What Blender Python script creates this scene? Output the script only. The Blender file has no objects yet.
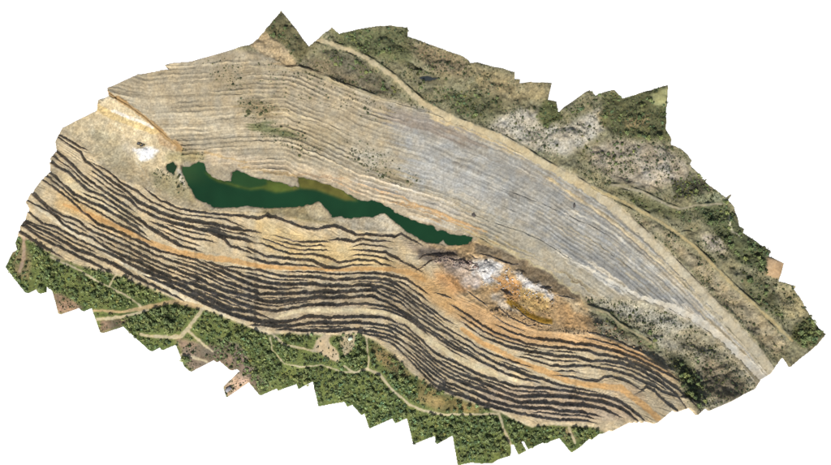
import bpy, math
import numpy as np
R = math.radians
rng = np.random.default_rng(7)
scn = bpy.context.scene
COL = scn.collection

# ------------------------------------------------------------------ camera, sky, sun, exposure
TILT, LENS, AIM_Z, PXM = 10.0, 50.0, 70.0, 2.0            # PXM: metres per plan unit at mean height
HALF = 18.0 / LENS
DIST = 831 * PXM / 2 / HALF
CAM = np.array([0.0, -math.sin(R(TILT)) * DIST, AIM_Z + math.cos(R(TILT)) * DIST])
cam_d = bpy.data.cameras.new('camera'); cam_o = bpy.data.objects.new('camera', cam_d); COL.objects.link(cam_o)
cam_d.lens = LENS; cam_d.sensor_width = 36; cam_d.clip_start = 10; cam_d.clip_end = 200000
cam_o.location = CAM; cam_o.rotation_euler = (R(TILT), 0, 0)
scn.camera = cam_o

SUN_EL, SUN_AZ = 43.0, 192.0                                 # azimuth clockwise from +Y: light comes from the south-south-west
w = bpy.data.worlds.new('World'); scn.world = w; w.use_nodes = True
nt = w.node_tree; bgn = nt.nodes['Background']
sk = nt.nodes.new('ShaderNodeTexSky'); sk.sky_type = 'NISHITA'; sk.sun_disc = False
sk.sun_elevation = R(SUN_EL); sk.sun_rotation = R(SUN_AZ); sk.altitude = 400; sk.dust_density = 5; sk.ozone_density = .2
nt.links.new(sk.outputs[0], bgn.inputs[0]); bgn.inputs[1].default_value = 0.075
sd = bpy.data.lights.new('sun', 'SUN'); sd.energy = 4.0; sd.angle = R(0.5); sd.color = (1.0, 0.972, 0.93)
so = bpy.data.objects.new('sun', sd); COL.objects.link(so); so.location = (0, 0, 3000)
so.rotation_euler = (R(90 - SUN_EL), 0, R(180 - SUN_AZ))
scn.view_settings.view_transform = 'Standard'; scn.view_settings.look = 'None'
scn.view_settings.gamma = 1; scn.view_settings.exposure = 0.42
scn.view_settings.use_curve_mapping = False
K_LIGHT = 1.42                                               # what a flat sunlit surface of albedo 1 shows

# ------------------------------------------------------------------ small maths
ct, st = math.cos(R(TILT)), math.sin(R(TILT))
FPX = 415.5 / HALF
def ray_plan(u, v, z):                                       # survey plan unit + height -> world x, y
    a = (np.asarray(u, float) - 415.5) / FPX; b = (232.5 - np.asarray(v, float)) / FPX
    dx, dy, dz = a, b * ct + st, b * st - ct
    t = (z - CAM[2]) / dz
    return CAM[0] + dx * t, CAM[1] + dy * t
def plan(x, y, z):                                           # world -> plan units
    X, Y, Z = x - CAM[0], y - CAM[1], z - CAM[2]
    yc = Y * ct + Z * st; zc = -(-Y * st + Z * ct)
    return 415.5 + FPX * X / zc, 232.5 - FPX * yc / zc
_T = np.random.default_rng(99).uniform(-1, 1, 1024 * 1024)
def vn(x, y, seed=0):
    x, y = np.broadcast_arrays(np.asarray(x, float), np.asarray(y, float))
    x = x + seed * 131.0; y = y + seed * 57.0
    fx = np.floor(x); fy = np.floor(y); ix = fx.astype(np.int32); iy = fy.astype(np.int32); fx = x - fx; fy = y - fy
    fx = fx * fx * fx * (fx * (fx * 6 - 15) + 10); fy = fy * fy * fy * (fy * (fy * 6 - 15) + 10)
    x0 = ix & 1023; x1 = (ix + 1) & 1023; y0 = (iy & 1023) << 10; y1 = ((iy + 1) & 1023) << 10
    a = _T[y0 + x0]; c = _T[y1 + x0]
    a = a + (_T[y0 + x1] - a) * fx; c = c + (_T[y1 + x1] - c) * fx
    return a + (c - a) * fy
def fbm(x, y, seed=0, o=4):
    s = 0; am = 1; t = 0
    for k in range(o):
        s = s + am * vn(x * 2 ** k + 17.3 * k, y * 2 ** k - 9.1 * k, seed + k); t += am; am *= .5
    return s / t
def inside(poly, u, v):
    r = np.zeros(np.shape(u), bool); p = np.asarray(poly, float); n = len(p)
    for i in range(n):
        x0, y0 = p[i]; x1, y1 = p[(i + 1) % n]
        if y0 == y1: continue
        c = ((y0 > v) != (y1 > v))
        r ^= c & (u < (x1 - x0) * (v - y0) / (y1 - y0) + x0)
    return r
def lin(c):
    c = np.asarray(c, float) / 255
    return np.where(c <= .04045, c / 12.92, ((c + .055) / 1.055) ** 2.4)

# ------------------------------------------------------------------ plan of the survey: outline, lake, benches, roads
OUTLINE = [(19.4,229),(17.7,236),(15,242.7),(17,250),(12.6,252),(4.7,267),(25,293),(35,288),(38,293),(44,291.5),(44.6,285.6),(52,291),(58,314),(78,307),(81,311),(90.8,307),(100,333),(122,326),(150,351.5),(159,347),(161,350),(175,344),(184,367),(190,371.6),(212.6,359.7),(216,362.3),(218.6,360.8),(230,370.5),(236,369),(239,371),(222.7,386.6),(226,397.4),(248,382),(259.5,395.7),(276,388.5),(277.5,390.6),(296,384),(298,389),(312.5,381.4),(318,406.5),(344,402),(347,407),(352,405),(361,415.4),(364,414),(369,429),(392,419),(395,424),(406.6,418.7),(413,445),(434.5,436.4),(436.5,445),(452.6,436),(457.7,466),(464,464.5),(472,463),(481,464),(493,463.6),(498,460),(511,456),(511.5,445),(514,445),(519,455),(527,451),(522,442),(524.2,441.5),(528.8,449.7),(543,443),(545,443.7),(560,438.5),(572,453),(580,447.7),(590,438.7),(592,440),(600.5,433.7),(602.5,434.3),(610.5,430.6),(612,432),(630,422.6),(631.6,424),(635,422),(637,423.3),(640,421.4),(642.5,423.5),(645,421.4),(654.5,424),(658,423),(673,410.4),(677,412.6),(690.5,408),(698,415.6),(707,408),(711,411),(730,402),(756,389),(761,380),(771,374),(784.5,355.6),(792,367),(819,344.5),(827,334),(820,327),(810.5,314),(801,298.6),(795,288.5),(797,286),(779,281),(785,263),(770,255.5),(772.5,250.5),(747,233.7),(744,232),(745.6,228),(740.5,226),(738,215),(735,206.7),(728.7,199.8),(732,194.8),(731,193.6),(726.3,197.3),(711,184.6),(701,174.5),(691,163.6),(693,159.4),(682,147.6),(672,143.2),(673,138),(666.6,128),(668.7,83.8),(623.7,97),(614.4,89),(607,90.5),(596,94.4),(590,88.6),(564,106),(559,111.5),(557,99.7),(548,100),(552,83),(520,82),(521,78),(515,78),(515,71),(478,62),(470,63.6),(469.5,60.5),(463,55.5),(427,42),(408,35),(408,26),(382,25),(360,28.3),(339.5,33),(332,27),(317.6,38.7),(309,46),(297,29.5),(280.5,8.4),(264,31),(249,44.6),(230,50),(191,61),(171,63),(164,65),(169,69),(137,74.4),(124.5,80),(107,88),(108.5,96),(97.8,100),(96.7,110),(62,127.6),(55,141),(55.6,150),(50,158),(49,171),(37,184.6),(25,201.7),(27.7,208),(24,216),(21,222.7)]
LAKE = [(180,166),(190,167),(195,163),(199,161.5),(204,164),(206,170),(211,176),(217,180),(224,182),(231,181.5),(232,172),(236,170.5),(245,173),(255,178),(272,181),(287,185),(292,188),(300,187),(297,177),(314,180.5),(331,185.6),(341,190),(348,195),(358,200),(375,200.5),(385,205),(395,212),(407,218),(424,224),(430,225),(437,230),(450.5,233.7),(464,236),(473,237),(469,244),(457,246),(447,244.6),(443,240.4),(439.6,244),(427,243),(418.5,238),(408,232),(401,227),(391,218.5),(385,212.6),(379.5,214),(374,217),(361,217),(351,218.5),(341,217),(332,217.7),(327,210),(319,201.7),(312,204),(295,207.6),(268,208),(246,206.4),(231,208),(214,208),(205.6,203),(195.5,198),(192,190),(187,182),(183.7,173.6)]
SHALLOW = [[(203,171),(211,178),(218,182),(226,184),(236,187),(250,190),(262,189),(276,193),(292,191),(302,188),(285,183),(262,179),(268,184),(250,188),(236,184),(224,181),(211,174)],
           [(295,176),(314,179),(331,184),(342,189),(350,196),(359,201),(345,200.5),(330,195),(316,190),(300,188.5)]]
PONDS = [('pond', [(165,165.5),(168,162.5),(173,162.5),(176,166),(175,170),(172.5,174),(170,171.5),(167,169)], 1.0, (38, 62, 40)),
         ('pond', [(419,78.5),(422,76),(427,75.5),(432,77),(438,78.5),(433,80),(425,80.5)], 134, (58, 64, 66))]

# dark bench faces of the terraced side, traced as (x, y[, band width]); width carries on from the point before
def LN(s):
    out = []; t = 3.0
    for tok in s.split():
        p = [float(q) for q in tok.split(',')]
        if len(p) == 3: t = p[2]
        out.append((p[0], p[1], t))
    return np.array(out)
BENCHES = [LN(s) for s in [
 "60,135,2.5 72,141,3 80,146 88,150,1.5",
 "61,139,2 72,146,2.5 81,152 85,160,3 99,170,3.6 114,182 128,191.5 138,201,4 160,211.8,4.6 177,217.7,5 195.6,221,5.4 216,223.6 234,227.8,4.6 257,231,2",
 "97,164,2.5 109,171,3 124,184 138,191.5 150,200 167,208.4,2.4 184,214 207,217,2.2 224,218.5 241,225,1.6",
 "145.5,188,2 150,192,3 160,199.5 176,206.5,3.4 190.5,211 211,212.6 231,214.3,3.8 244,215,4.6 258,217.5,5 266,215 280,217.7,4 295,223.6,3.6 309,227.8,4.4 324,227 334,225 344,228.6,4 356,233.7 371,233.7 384.6,234.5 394.7,236 401,233 410,238 420,243,2",
 "92,175.5,2 114,192,2.6 129.5,199,3.4 140,208.4 157,217,4.4 177,223.6,5 195.6,227.8 211,231,5 227.6,236 250,239.8,3.5",
 "55,150,3 68,160,3.4 84,176 102,189 122,203,3.2 132,209,2",
 "150,220,2 157,223.6,3 179,233,3.4 195.6,238.7 213,241.4,2.2",
 "208,232,3 224,238,4 231,245.5,3.6 249,250.8,2",
 "50,161,3.4 69,172,3.8 87,189 104,196,3.6 119,206 131,214 141,220,4 150,226.5,6 165,236,5.5 180,245,4 198,250,2",
 "48,170,3 72,192,3.4 91,202,4 101,206 114.5,213.5 131,223.6,3.4 141,230,3",
 "54,187,2.5 70.5,199,3.4 82,210 97.6,223 111,228.6 128,236,3 140,241,3.4 157,249 177,254,3.2 196,259.5 220,270,4 239,278.5,4.4 256,284.4 276,287,4.4 300,286.8,2",
 "76,199,2.4 94,208.5,3 106,215.5 118,223 138,233,2.6 148,239,1.5",
 "33.5,193,2.4 41,200 50,208 62,214,3.2 77,219 87.5,228,3.6 97.6,233 111,239 128,246,3.6 140,253.5 160,262,4 177,269 200,278.5,4.6 225,289.5,5 247,294 264,299.6,5.4 281,301 294,298.7 318,296,5 345,296,4.6 372,295.4,4.2 387,301,3 396,306,2.4 403,312 415,319,2.2 428,327 443.5,337,2.6 456,345.5 474.5,357,2.8 495,367,3.4 508.6,373.5 524,378.5,3.4 540,381.5,2.2",
 "205,260,2 213.5,263.4,3.4 234,270,3.8 250.5,276,4.4 267,281 287.6,282.7,4.4 308,282.7 340,284,4.6 364,284.2,4.4 382,286,3.8 396,291,3.2 408,299,2.4 416,305 424,311 435,318,2.4 446,326 460,334 472,341,2.4 480,347.5 497,355 514,361 530,366,1.5",
 "221,264.5,1.5 241,266.5,2 257,267.6,2.8 272,272,3 281,274,3.4 301,275,4 318,276 340,277.5,4.4 362,276.5 377,277 391,279.4,3.8 402,286,3.4 411,293 421,300,2.6 435,310,2.4 443.5,317,2.6 453,321.8,1.8",
 "283.5,270,1.5 320,271,2.4 337,272.3 357,271.5,3 379,272.3,3.4 396,275 406,277.7,3 417,284.4,2.4 428,292,1.5",
 "140,245.5,3.4 155,254 174,260.6,3.6 190.5,266 200,269,4 222,279,4.6 242,286 259,292,4 272,292.5 284,292.5,4.6 301,291.3,5 321,290.5 345,290,5 376,289.5,4.4 387,296,3.2 401,302,2.4 413,312 425,320,2.4 437.5,328 446,331.5,2.6 458,339 470,346 480,353,3 497,362,3.6 514,369,4 530.5,375.5,4.2 544,378 556,383,3.6 574,387,3 598,391.5,1.8",
 "49,210,2.2 62,223,3 77,232 91,236,3.4 104,245.5 119.5,254 136,260,4 157,270.5,4.4 174,277 200,286,5 223.6,295 242,303,5 257,307,4.6 276,310,4 291,307.5 308,304.5,3.4 325,303,5 345,303,4.6 362,302.5,3.6 377,304.5,3 391,307,2.4 400,312,2.2 409,317 424,328 435.4,335,2.4 443,340.5 456,348.5,2 466,353,1.4",
 "372,307.5,1.6 385,309,2 395,312.5 405,316.5,2.2 415,323 426,331.5,1.6",
 "443.5,344,1.6 452,349.5,2.2 464,356,1.6",
 "94,246,2.4 108,252.5,3.4 125.5,260.5,4.6 144,270,5 164,277.5 188,287.5,5.4 200,293.5 217,301.5,6 230,308,5 250,311,4 267,316,2.6",
 "147,275.5,3 171,285.5,5 194.6,296.5,5.4 208,303.5 225,310.5,5 240,316.5 259,320.6,5 274,321.5 291,320,4 308,315.5,4 325,316.4 342,315.6,4.6 367,315.5,4.2 381,316.5,3 392,319.5,2.4 406,325.5,2.2 418,335.5 428,345 437,353.5,2.4 456,361.5,2.8 478,373,3.6 497,379.5 514,385,3.6 530,386.8 551,387.8,4 574,391 598,395 607,396.3,4.2 620,400.6 632,409,3.8 643,417.5",
 "253,324,3 276,325.7,3.8 294,325,4 309.5,322 325,322,4.6 354,321.5,4 374,323,3.4 387,325.5,2.8 395,329 407,336.5,2.4 416,342 427,351 437,360,2.6 456,371,3 480,380.5,4 498.5,388.5 514,394.6,4.6 524,396 541,395,4.6 561,395.5,5 581,397 601,401 619,407,3.8 634,417",
 "281,328.5,3 301,329.8,4 318,330 335,330.5,4.4 352,328,4 368,330 384,333,2.6 398,338 408,344,2.4 418,351.5 430,361.5 440,370 450,376.5,3 465,383,4 480,388.5 500,395.5,4.4 520,401.6,5 542,401.2 564,403.2,5.4 588,404.5 604,408.5,4 618,415,2.5",
 "362,332.5,2.6 376,335.5 390,338.5,2.2 396,341.5 403,346.5 413,355,2.4 424,365 434,373.5 443,380,3 465,389 487,398.5,3.8 507,405 528,407.5,4 548,408 565,410.5,4.4 582,411 598,415,2.4",
 "380,338.5,2 388,341.5 395,345.5,2.2 406,355.5 414,364,2.4 424,374 434,384,3 440,387.5,4 455,392.8,4.6 465,396 482,403.5,4 499,407.5 516,412,3.6 534,415.5 558,419,3.8 580,419.6,3.2 592,421.5,2",
 "32,215,2 40,222,2.6 54,225,3.4 69,234 81,240,3.2 95,247,2",
 "32,225,2.6 47,232,3.6 62,240,4 76,249,4.4 91,254,4 104,259,4.4 119.5,267,4.6 139,278,4 161,288.6,3.4 182,299,2",
 "22.6,224.4,3 38.6,236,3.6 54,244 69,250.5,4 81,257 97.6,265,3 110,271,1.8",
 "20,230.5,4 30,237.5,4.4 44,246.5,4 61,256,2",
 "262,237,1.6 270,239.6,2.2 287,246 304,249 328,249,1.4",
 "258,241.5,1.5 270,245.5,2.6 288.5,252,3 312,253 327,255.6,3.4 339,260 357.6,259,3 374.4,260 381,263 392,265,1.8",
 "248,247,2.4 265,254,3.6 280,255.4,4 290,256.4,4.4 312,259 324,265,4.2 337,265.7 347.5,264,3 372,264,1.8",
 "249.5,255.6,2.6 265,260.6,3.8 280,262,3.6 290,262.5 318,265.5,1.8",
 "275,234.5,1.4 292,238.7,2.2 304,241,3 326,240.4,2.4",
 "332,238.2,3 342.4,238.7,4 354,241 362.7,238 374.4,240.4,3.6 389,240.6,2.4",
 "354,249,2 371,250.5,2.8 386,252,3 401,259,3.4 410,264 419,268.5,2",
 "438,292,2 445,294.5,3 451,297,2",
 "453.5,304.6,2.4 465,312,2.8 482,324,3 497,332.4 508.6,336.7,3 527,342.6,3.6 547,346,4 564,347 574,348.5 588,349.4,4 598,354,3.6 608,355 624,358.5,4 640.5,365.5 656,372.5 666,380,3.6 678,388 691,399,3.4 700,408",
 "498,325,1.6 510,331,2.6 527,336,3.6 544,339,4.2 561,340 574,342.6,4.2 590,344,4 607,348.4 624,353.5,3.6 640.5,359.5 657,368,3 669,374 682,381,1.8",
 "461,320,1.8 470,327,2.4 484,336 497,341.5,3.4 514,347.7,4 530.5,351,4.4 542,352.4 556,355,5 578,356,4.6 590,360.4,4 606,360 620,363,4 637,368 649,374.5 662,382.5,3.6 674,391 685,404,3",
 "520,356,1.8 536,360.5,2.6 551,364.8,3.2 568,365.6,4 588,364.2,3.6 605,368.5 617,370.5,4 630,374.8 642,381,3.6 656,386.5 664,392 676,396,2",
 "556,374.6,1.6 574,376.5,2.6 588,379,3.4 598,380.3,3.6 603,377 610,376,3.4 624,380 640,388.5,2",
 "640.5,390.5,2.6 646,386,3.6 654,390.5,3.6 662,399 672,406 679,410.5,3",
 "419,257,3 425,253,5 437,254,7 448,253,6 457,254,3",
 "418,268,1.6 423,265,3 430,260,3 437,257,2",
 "465,288.6,1.4 476,297,2 488,306,1.6",
 "492,314,1.4 507,324,2 525,330.5,1.4",
 "499,307,1.4 511,317,2 527.6,325 540,324.5,1.4",
 "539,285.5,3 545,287,6 552,286,3",
 "479,252.5,2 490,255.5,3.4 503,260,3.6 513,264,3 521,262.5,2",
 "553,294,1.4 565,296.5,2 577,299,1.4",
 "500,288,2 506,290.5,5 513,294.5,2",
 "511,303.5,1 518,310,1.6 528,317.5,1.8 540,323,1.8 553,325.5,1.4",
 "448,257,1.4 454,260,3 461,259.5,2", "463,267,1.4 470,270,2.4 477,269,1.6", "470,253.5,1.2 474,257,3 479,258,1.6",
 "460,258,1.4 468,263,3 476,263,2",
 "586,331,1.4 600,334,2.2 618,340 634,348,2 648,354,1.4",
 "640,350,1.2 660,361,2.2 676,371,1.4",
 "680,396,2 690,397,4 700,402,4 708,406,2",
]]
# low ledges and edges of tracks on the sunny side
LEDGES = [LN(s) for s in [
 "474,214.5,2.6 490,221,2.2 520,230.5,2.1 540,239 557,250,2.3 571,259,2 591,267.5,1.6",
 "470,174,1 507,190,1.8 542,203.5 571,217,1.8 594.5,226.5 614.7,239.5,1.6 632,254,1.2",
 "490,200,1 517,212,1.2 545.6,222,.8 571,230.5,1.2 594.5,242 614.7,257 634,270,1",
 "340,82,.8 360,91,1 380,99 410.5,106.5,1.3 427,111,1",
 "289,116,1 300,119.5,1.4 311,120.5,1.5 325,123.5 340,129,1.5 356,134.5,1",
 "230,94.5,.8 240,95,1.2 260,96,1 272,100,.8",
 "264,88,.8 285,93,1.2 320,104,1.1 350,112,1.2 370,118,.8",
 "107.5,91,2.4 118,98.5 128,104.5 145,117,2 160,130 170,139,1.6 180,147,1",
 "230,159,.6 247,167,1 262,172,.7 280,174.5,.6",
 "590,186,1.2 600,193 615,200,1",
 "676,232,1.6 690,229,2.4 700,234,1.2",
]]
def mid_benches():
    us = np.arange(24, 694, 3.0); acc = {}
    road_pts = np.concatenate([np.array(ROADS[i][1], float) for i in (6, 7, 8, 9)]) if False else None
    for u in us:
        here = sorted((float(np.interp(u, b[:, 0], b[:, 1])), float(np.interp(u, b[:, 0], b[:, 2])), k) for k, b in enumerate(BENCHES) if b[0, 0] <= u <= b[-1, 0])
        for (v0, t0, a), (v1, t1, b) in zip(here, here[1:]):
            if 7.4 < v1 - v0 < 13.0: acc.setdefault((a, b), []).append((u, (v0 + v1) / 2, min(2.3, .25 * (v1 - v0))))
    out = []
    for key, pts in sorted(acc.items()):
        run = [pts[0]]
        for p in pts[1:] + [(1e9, 0, 0)]:
            if p[0] - run[-1][0] > 4:
                if run[-1][0] - run[0][0] >= 21: out.append(np.array(run))
                run = []
            run.append(p)
    return out
ORANGE_SCARP = [(508,297),(515,300),(528,311),(541,317),(552,319.5),(552.5,324.5),(540,322.5),(525,316),(510,303)]

# dirt roads and tracks: label, points, width
ROADS = [
 ('pale ridge road climbing past the scrubby hills above the grey slope', [(317,39.5),(335,45),(352,51),(366,58),(380,67),(395,78),(408,90),(420,101),(435,110),(455,121),(480,130),(500,138),(520,149),(545,165),(575,181),(600,197)], [3.4,3.6,3.6,4,4,4,4.5,5,5.5,6,6.5,7,7,7.5,8,9]),
 ('broad beige haul road between the grey slope and the eastern scrub', [(600,197),(640,231),(670,260),(700,291),(730,322),(755,350),(771,371)], [8.5,8,8,8,8.5,9,8]),
 ('narrow yellowish track running along the upper right scrub', [(592,187),(606,194),(621.6,201),(643,212),(664,224),(680,235),(696,248),(716,268),(738,290),(755,305),(772,321),(792,341)], [2.6]*12),
 ('thin winding hilltop path in the upper right corner', [(612,185),(620,186),(642,192),(659,200.6),(668,205),(679,209),(696,205.7),(721,204)], [1.6]*8),
 ('pale grey haul track sweeping down the lower grey slope', [(557,251),(571,260),(591,270),(611,282),(643,298),(672,307),(698,320),(720,336),(745,360),(762,377)], [2,2.5,3,3.5,4,5.5,6.5,7,8,8]),
 ('pale track crossing the middle of the grey slope', [(572,211),(594,221.5),(615,234.5),(640,257),(664,278),(690,300),(709,317)], [2.2,2.6,2.8,3,3,3,3]),
 ('orange haul road running between the upper and lower benches', [(62,203),(75,208),(100,219),(125,230),(140,237.5),(160,246),(178,252),(207,257),(230,259),(255,264),(285,267),(320,268),(360,268.4),(392,268.6),(410,272),(424,279)], [3,4,4.5,4,4.5,5,5,5.5,5,4.5,3.5,3,4,4,5,5]),
 ('cream haul ramp slanting down the left benches to the forked junction', [(34,203),(52,218.5),(69,229.5),(91,242),(104,251),(124,263.5),(139,272),(161,284.5),(181,296.5),(200,306)], [4,4.5,4.5,4,4,3.6,3.6,3.6,3.6,4]),
 ('cream haul ramp curving through the middle of the lower benches', [(276,317.5),(294,312),(318,309.5),(354,310),(381,311.5),(396,316),(411,324),(429,339),(448,351.5),(468,362.5),(485,369.5),(500,375.5),(522,382)], [2.4,3.6,4,4,4,4,4.4,4.6,4.6,4.8,4.4,3.6,2.4]),
 ('orange haul road descending through the right hand benches', [(462,328),(480,341),(500,351),(520,362),(545,371),(570,381),(600,386),(620,388),(634,398),(648,409),(658,418)], [4,5,5,5,6,6,5,6,6,6,6]),
 ('dirt road skirting the foot of the dark benches above the wood', [(200,306),(215,311),(232,318.5),(250,326),(262,331.5),(272,334),(284,344.5),(301,348),(316,352)], [4.5,3,2.6,2.6,3,3.4,2.4,2.2,2]),
 ('curving forest road winding through the lower wood', [(344,366),(354,372.5),(367,369),(379,374),(389,386),(397,394.5),(409,404),(424,411),(441,414.5),(470,414.3),(499,413.5),(504,429),(509,441),(512,446)], [1.8,2.2,2.6,2.6,2.6,2.6,2.6,2.6,2.4,2.2,2.4,2.8,2.8,2.6]),
 ('short forest lane joining the lower benches to the curving forest road', [(366,334),(367.5,348),(368.7,362),(368,369)], [1.8,1.6,1.6,2]),
 ('faint path looping through the wood below the benches', [(270,338),(272.5,350),(284,363.7),(301,367),(323,365),(340,371),(352,372.5)], [1.4]*7),
 ('dirt track along the wood edge below the right benches', [(502,412),(517.5,420.7),(531,426.4),(546,424),(562,424.5),(592,426)], [2,2,2.2,2.4,3,2.6]),
 ('short pale path at the ragged lower edge of the wood', [(569,427),(571,434),(575,443)], [2.2,2.2,2]),
 ('narrow footpath crossing the left wood below the benches', [(50.5,257),(67,264.6),(81,270.5),(98,282),(114,289.5),(130.5,298),(141.5,307)], [1.6,2,1.8,1.8,1.8,1.8,2]),
 ('short spur path above the left footpath', [(116.5,274),(113,279),(110,286)], [1.6]*3),
 ('orange dirt road curving along the lower left edge to the junction', [(94,310.5),(122,311.5),(142,308.5),(161,304),(174,301.5),(188,304),(201,307.5)], [2.6,2.8,4,4.6,4,4,5]),
 ('lower twin of the dirt road along the left edge of the wood', [(97,319),(119,317),(136,313.5),(148,310)], [3.4,3.2,2.8,2]),
 ('dirt road dropping from the forked junction towards the lower left edge', [(203,309),(192,323.6),(180.5,337),(170,337),(155,336.4),(141,334.5)], [3.6,3.6,4.4,4,3.4,3]),
 ('short eroded track below the dropping dirt road', [(188,331),(201,342),(212.5,352)], [2.6,2.4,2]),
 ('bare dirt strip at the lower left ragged edge', [(181,355),(194,357.5),(206,361)], [3,3,2.4]),
 ('small bare track at the far left tip of the wood', [(23.6,238),(24,250),(23.6,258.7),(20,271)], [3,3,3.6,3]),
 ('narrow track on the pit rim beside the brown hollow', [(474,234),(487.6,242),(504.5,249),(521,258.5),(536,266),(551,273.5),(568,285),(580,296),(586,306),(607,313),(619,324),(637,334),(651,342.5)], [1.8]*13),
 ('dusty track across the upper tan slope', [(250,66),(272,70),(300,67.5),(322,75),(340,84),(360,91),(380,98.5),(400,104)], [1.2,1.6,1.6,2,2.4,2.4,2.2,2]),
 ('brown sunken track slanting down the upper left to the white patch', [(108,92.5),(118,99.5),(128,105.5),(145,118),(158,129),(168,138),(176,144.5),(180,149),(176,151)], [2.6,2.8,2.8,2.8,3,3.4,3.8,3.6,2.4]),
 ('faint bending track on the middle tan slope', [(205,95),(230,93.5),(258,94.5),(274,100),(281,110),(290,116),(306,118)], [1,1.4,1.6,1.8,2,2,1.4]),
]
def road_colour(i):
    return {0:(208,190,152),1:(206,193,165),2:(186,166,118),3:(172,160,132),4:(218,210,194),5:(206,199,184),6:(198,158,108),7:(222,207,176),8:(216,199,162),9:(200,160,110),18:(202,172,124),23:(178,150,124),24:(184,168,128),26:(164,132,88)}.get(i,(206,188,150))
def near_road(u, v):
    for i in (6, 7, 8, 9):
        p = np.array(ROADS[i][1], float); w_ = ROADS[i][2]
        if p[0, 0] <= u <= p[-1, 0] and abs(np.interp(u, p[:, 0], p[:, 1]) - v) < np.interp(u, p[:, 0], w_) * .5 + 1.5: return True
    return False
for _m in mid_benches():
    _k = np.array([not near_road(q[0], q[1]) and (q[1] < 330 + (q[0] > 380) * 90) for q in _m])
    if _k.mean() > .8: BENCHES.append(_m)
FOREST_RIM = [(14,236),(30,241),(44,250.5),(60,260),(80,266),(97,271),(120,277),(140,285),(165,295.5),(185,304),(200,309),(215,314),(235,322),(255,330),(270,335),(290,334),(310,335),(340,336),(360,335),(374,341),(388,351),(402,365),(418,379),(438,392),(465,401),(482,408),(500,413),(515,420),(530,427),(545,425),(565,425),(592,427),(604,433)]

# ------------------------------------------------------------------ heights
CTRL = np.array([float(q) for q in """
300,206,0 270,208,0 230,208,0 205,203,0 192,190,0 183,172,1 199,160,1 217,179,1 233,169,2 270,180,1 297,176,1 330,184,1 358,199,1 385,204,1 408,217,1 437,229,1 473,237,1 457,247,1 427,244,1 401,228,1 385,212,1 351,219,1 330,217,1 319,202,0
210,190,-7 250,200,-8 300,197,-7 345,209,-8 395,220,-6 440,236,-5
295,224,5 340,228,6 250,218,8 210,213,7 180,208,8
300,268,48 300,311,86 300,334,104 300,360,104 300,385,98 340,268,48 340,310,87
120,150,30 150,172,12 90,265,104 62,134,40 20,228,99 50,165,56 10,265,97 40,280,98 95,320,94 75,200,64 100,200,50 130,225,55 160,250,60 130,260,85 62,240,92
200,250,42 200,280,72 200,307,99 200,350,92 240,380,90 260,260,45 260,300,82 270,335,104
470,290,24 470,330,56 470,365,82 480,406,108 480,440,104 440,300,42 430,330,70 440,390,107
560,310,24 560,345,46 560,385,80 560,421,108 570,445,104 520,350,55 520,400,97
650,350,44 650,380,68 640,415,95 690,405,84 600,328,32 600,360,58 600,395,88
400,255,22 400,290,56 400,320,84 385,350,105 420,400,106 450,430,101 360,400,102
250,160,18 250,120,60 250,80,103 240,50,128 280,15,146 150,130,34 150,90,78 170,70,102 110,95,64 200,140,28 200,100,76
350,180,14 350,140,55 350,90,106 340,40,138 400,90,124 420,110,114 430,60,138 500,80,145 390,30,142
420,200,14 440,170,47 450,130,96 480,140,104 520,165,100 550,130,124 590,100,138 640,110,148 660,150,140
500,220,34 530,200,64 560,200,84 580,190,97 620,215,99 560,255,34 600,250,68 650,260,88 700,220,114 720,260,108 760,260,112 780,300,106 640,300,50 700,320,76 700,370,72 740,350,86 760,370,90 810,330,104 730,205,118
500,270,18 530,290,20 480,250,14 430,270,20 450,262,16 550,280,18 590,300,26
""".replace(',', ' ').split()]).reshape(-1, 3)
_div = np.interp(CTRL[:, 0], [0, 180, 300, 470, 600, 700, 830], [130, 190, 205, 242, 315, 400, 440])
CTRL[:, 2] *= np.where((CTRL[:, 1] < _div) & (CTRL[:, 2] > 0), .66, 1.0)
cx, cy = ray_plan(CTRL[:, 0], CTRL[:, 1], CTRL[:, 2]); cz = CTRL[:, 2]
S0 = 400.0
def kern(r2): return np.where(r2 > 1e-12, r2 * np.log(np.maximum(r2, 1e-12)), 0)
n = len(cx); A = np.zeros((n + 3, n + 3))
d2 = ((cx[:, None] - cx) ** 2 + (cy[:, None] - cy) ** 2) / S0 ** 2
A[:n, :n] = kern(d2) + np.eye(n) * 0.004
A[:n, n:] = np.stack([np.ones(n), cx / S0, cy / S0], 1); A[n:, :n] = A[:n, n:].T
WT = np.linalg.solve(A, np.concatenate([cz, np.zeros(3)]))
# the macro surface lives on a coarse 8 m grid, read bilinearly
GX0, GX1, GY0, GY1 = -900.0, 900.0, -520.0, 560.0
cgx = np.arange(GX0, GX1 + 8, 8.0); cgy = np.arange(GY0, GY1 + 8, 8.0)
qx, qy = np.meshgrid(cgx, cgy)
cm = WT[n] + WT[n + 1] * qx / S0 + WT[n + 2] * qy / S0
for k in range(n): cm += WT[k] * kern(((qx - cx[k]) ** 2 + (qy - cy[k]) ** 2) / S0 ** 2)
def bil(g, fx, fy):
    fx = np.clip(fx, 0, g.shape[1] - 1.001); fy = np.clip(fy, 0, g.shape[0] - 1.001)
    ix = fx.astype(int); iy = fy.astype(int); fx = fx - ix; fy = fy - iy
    if g.ndim == 3: fx = fx[..., None]; fy = fy[..., None]
    return (g[iy, ix] * (1 - fx) + g[iy, ix + 1] * fx) * (1 - fy) + (g[iy + 1, ix] * (1 - fx) + g[iy + 1, ix + 1] * fx) * fy
def macro(x, y): return bil(cm, (np.asarray(x) - GX0) / 8, (np.asarray(y) - GY0) / 8)
def to_world(u, v, hf=macro):
    z = np.full(np.shape(u), 60.0)
    for _ in range(8):
        x, y = ray_plan(u, v, z); z = hf(x, y)
    return x, y, z

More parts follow.
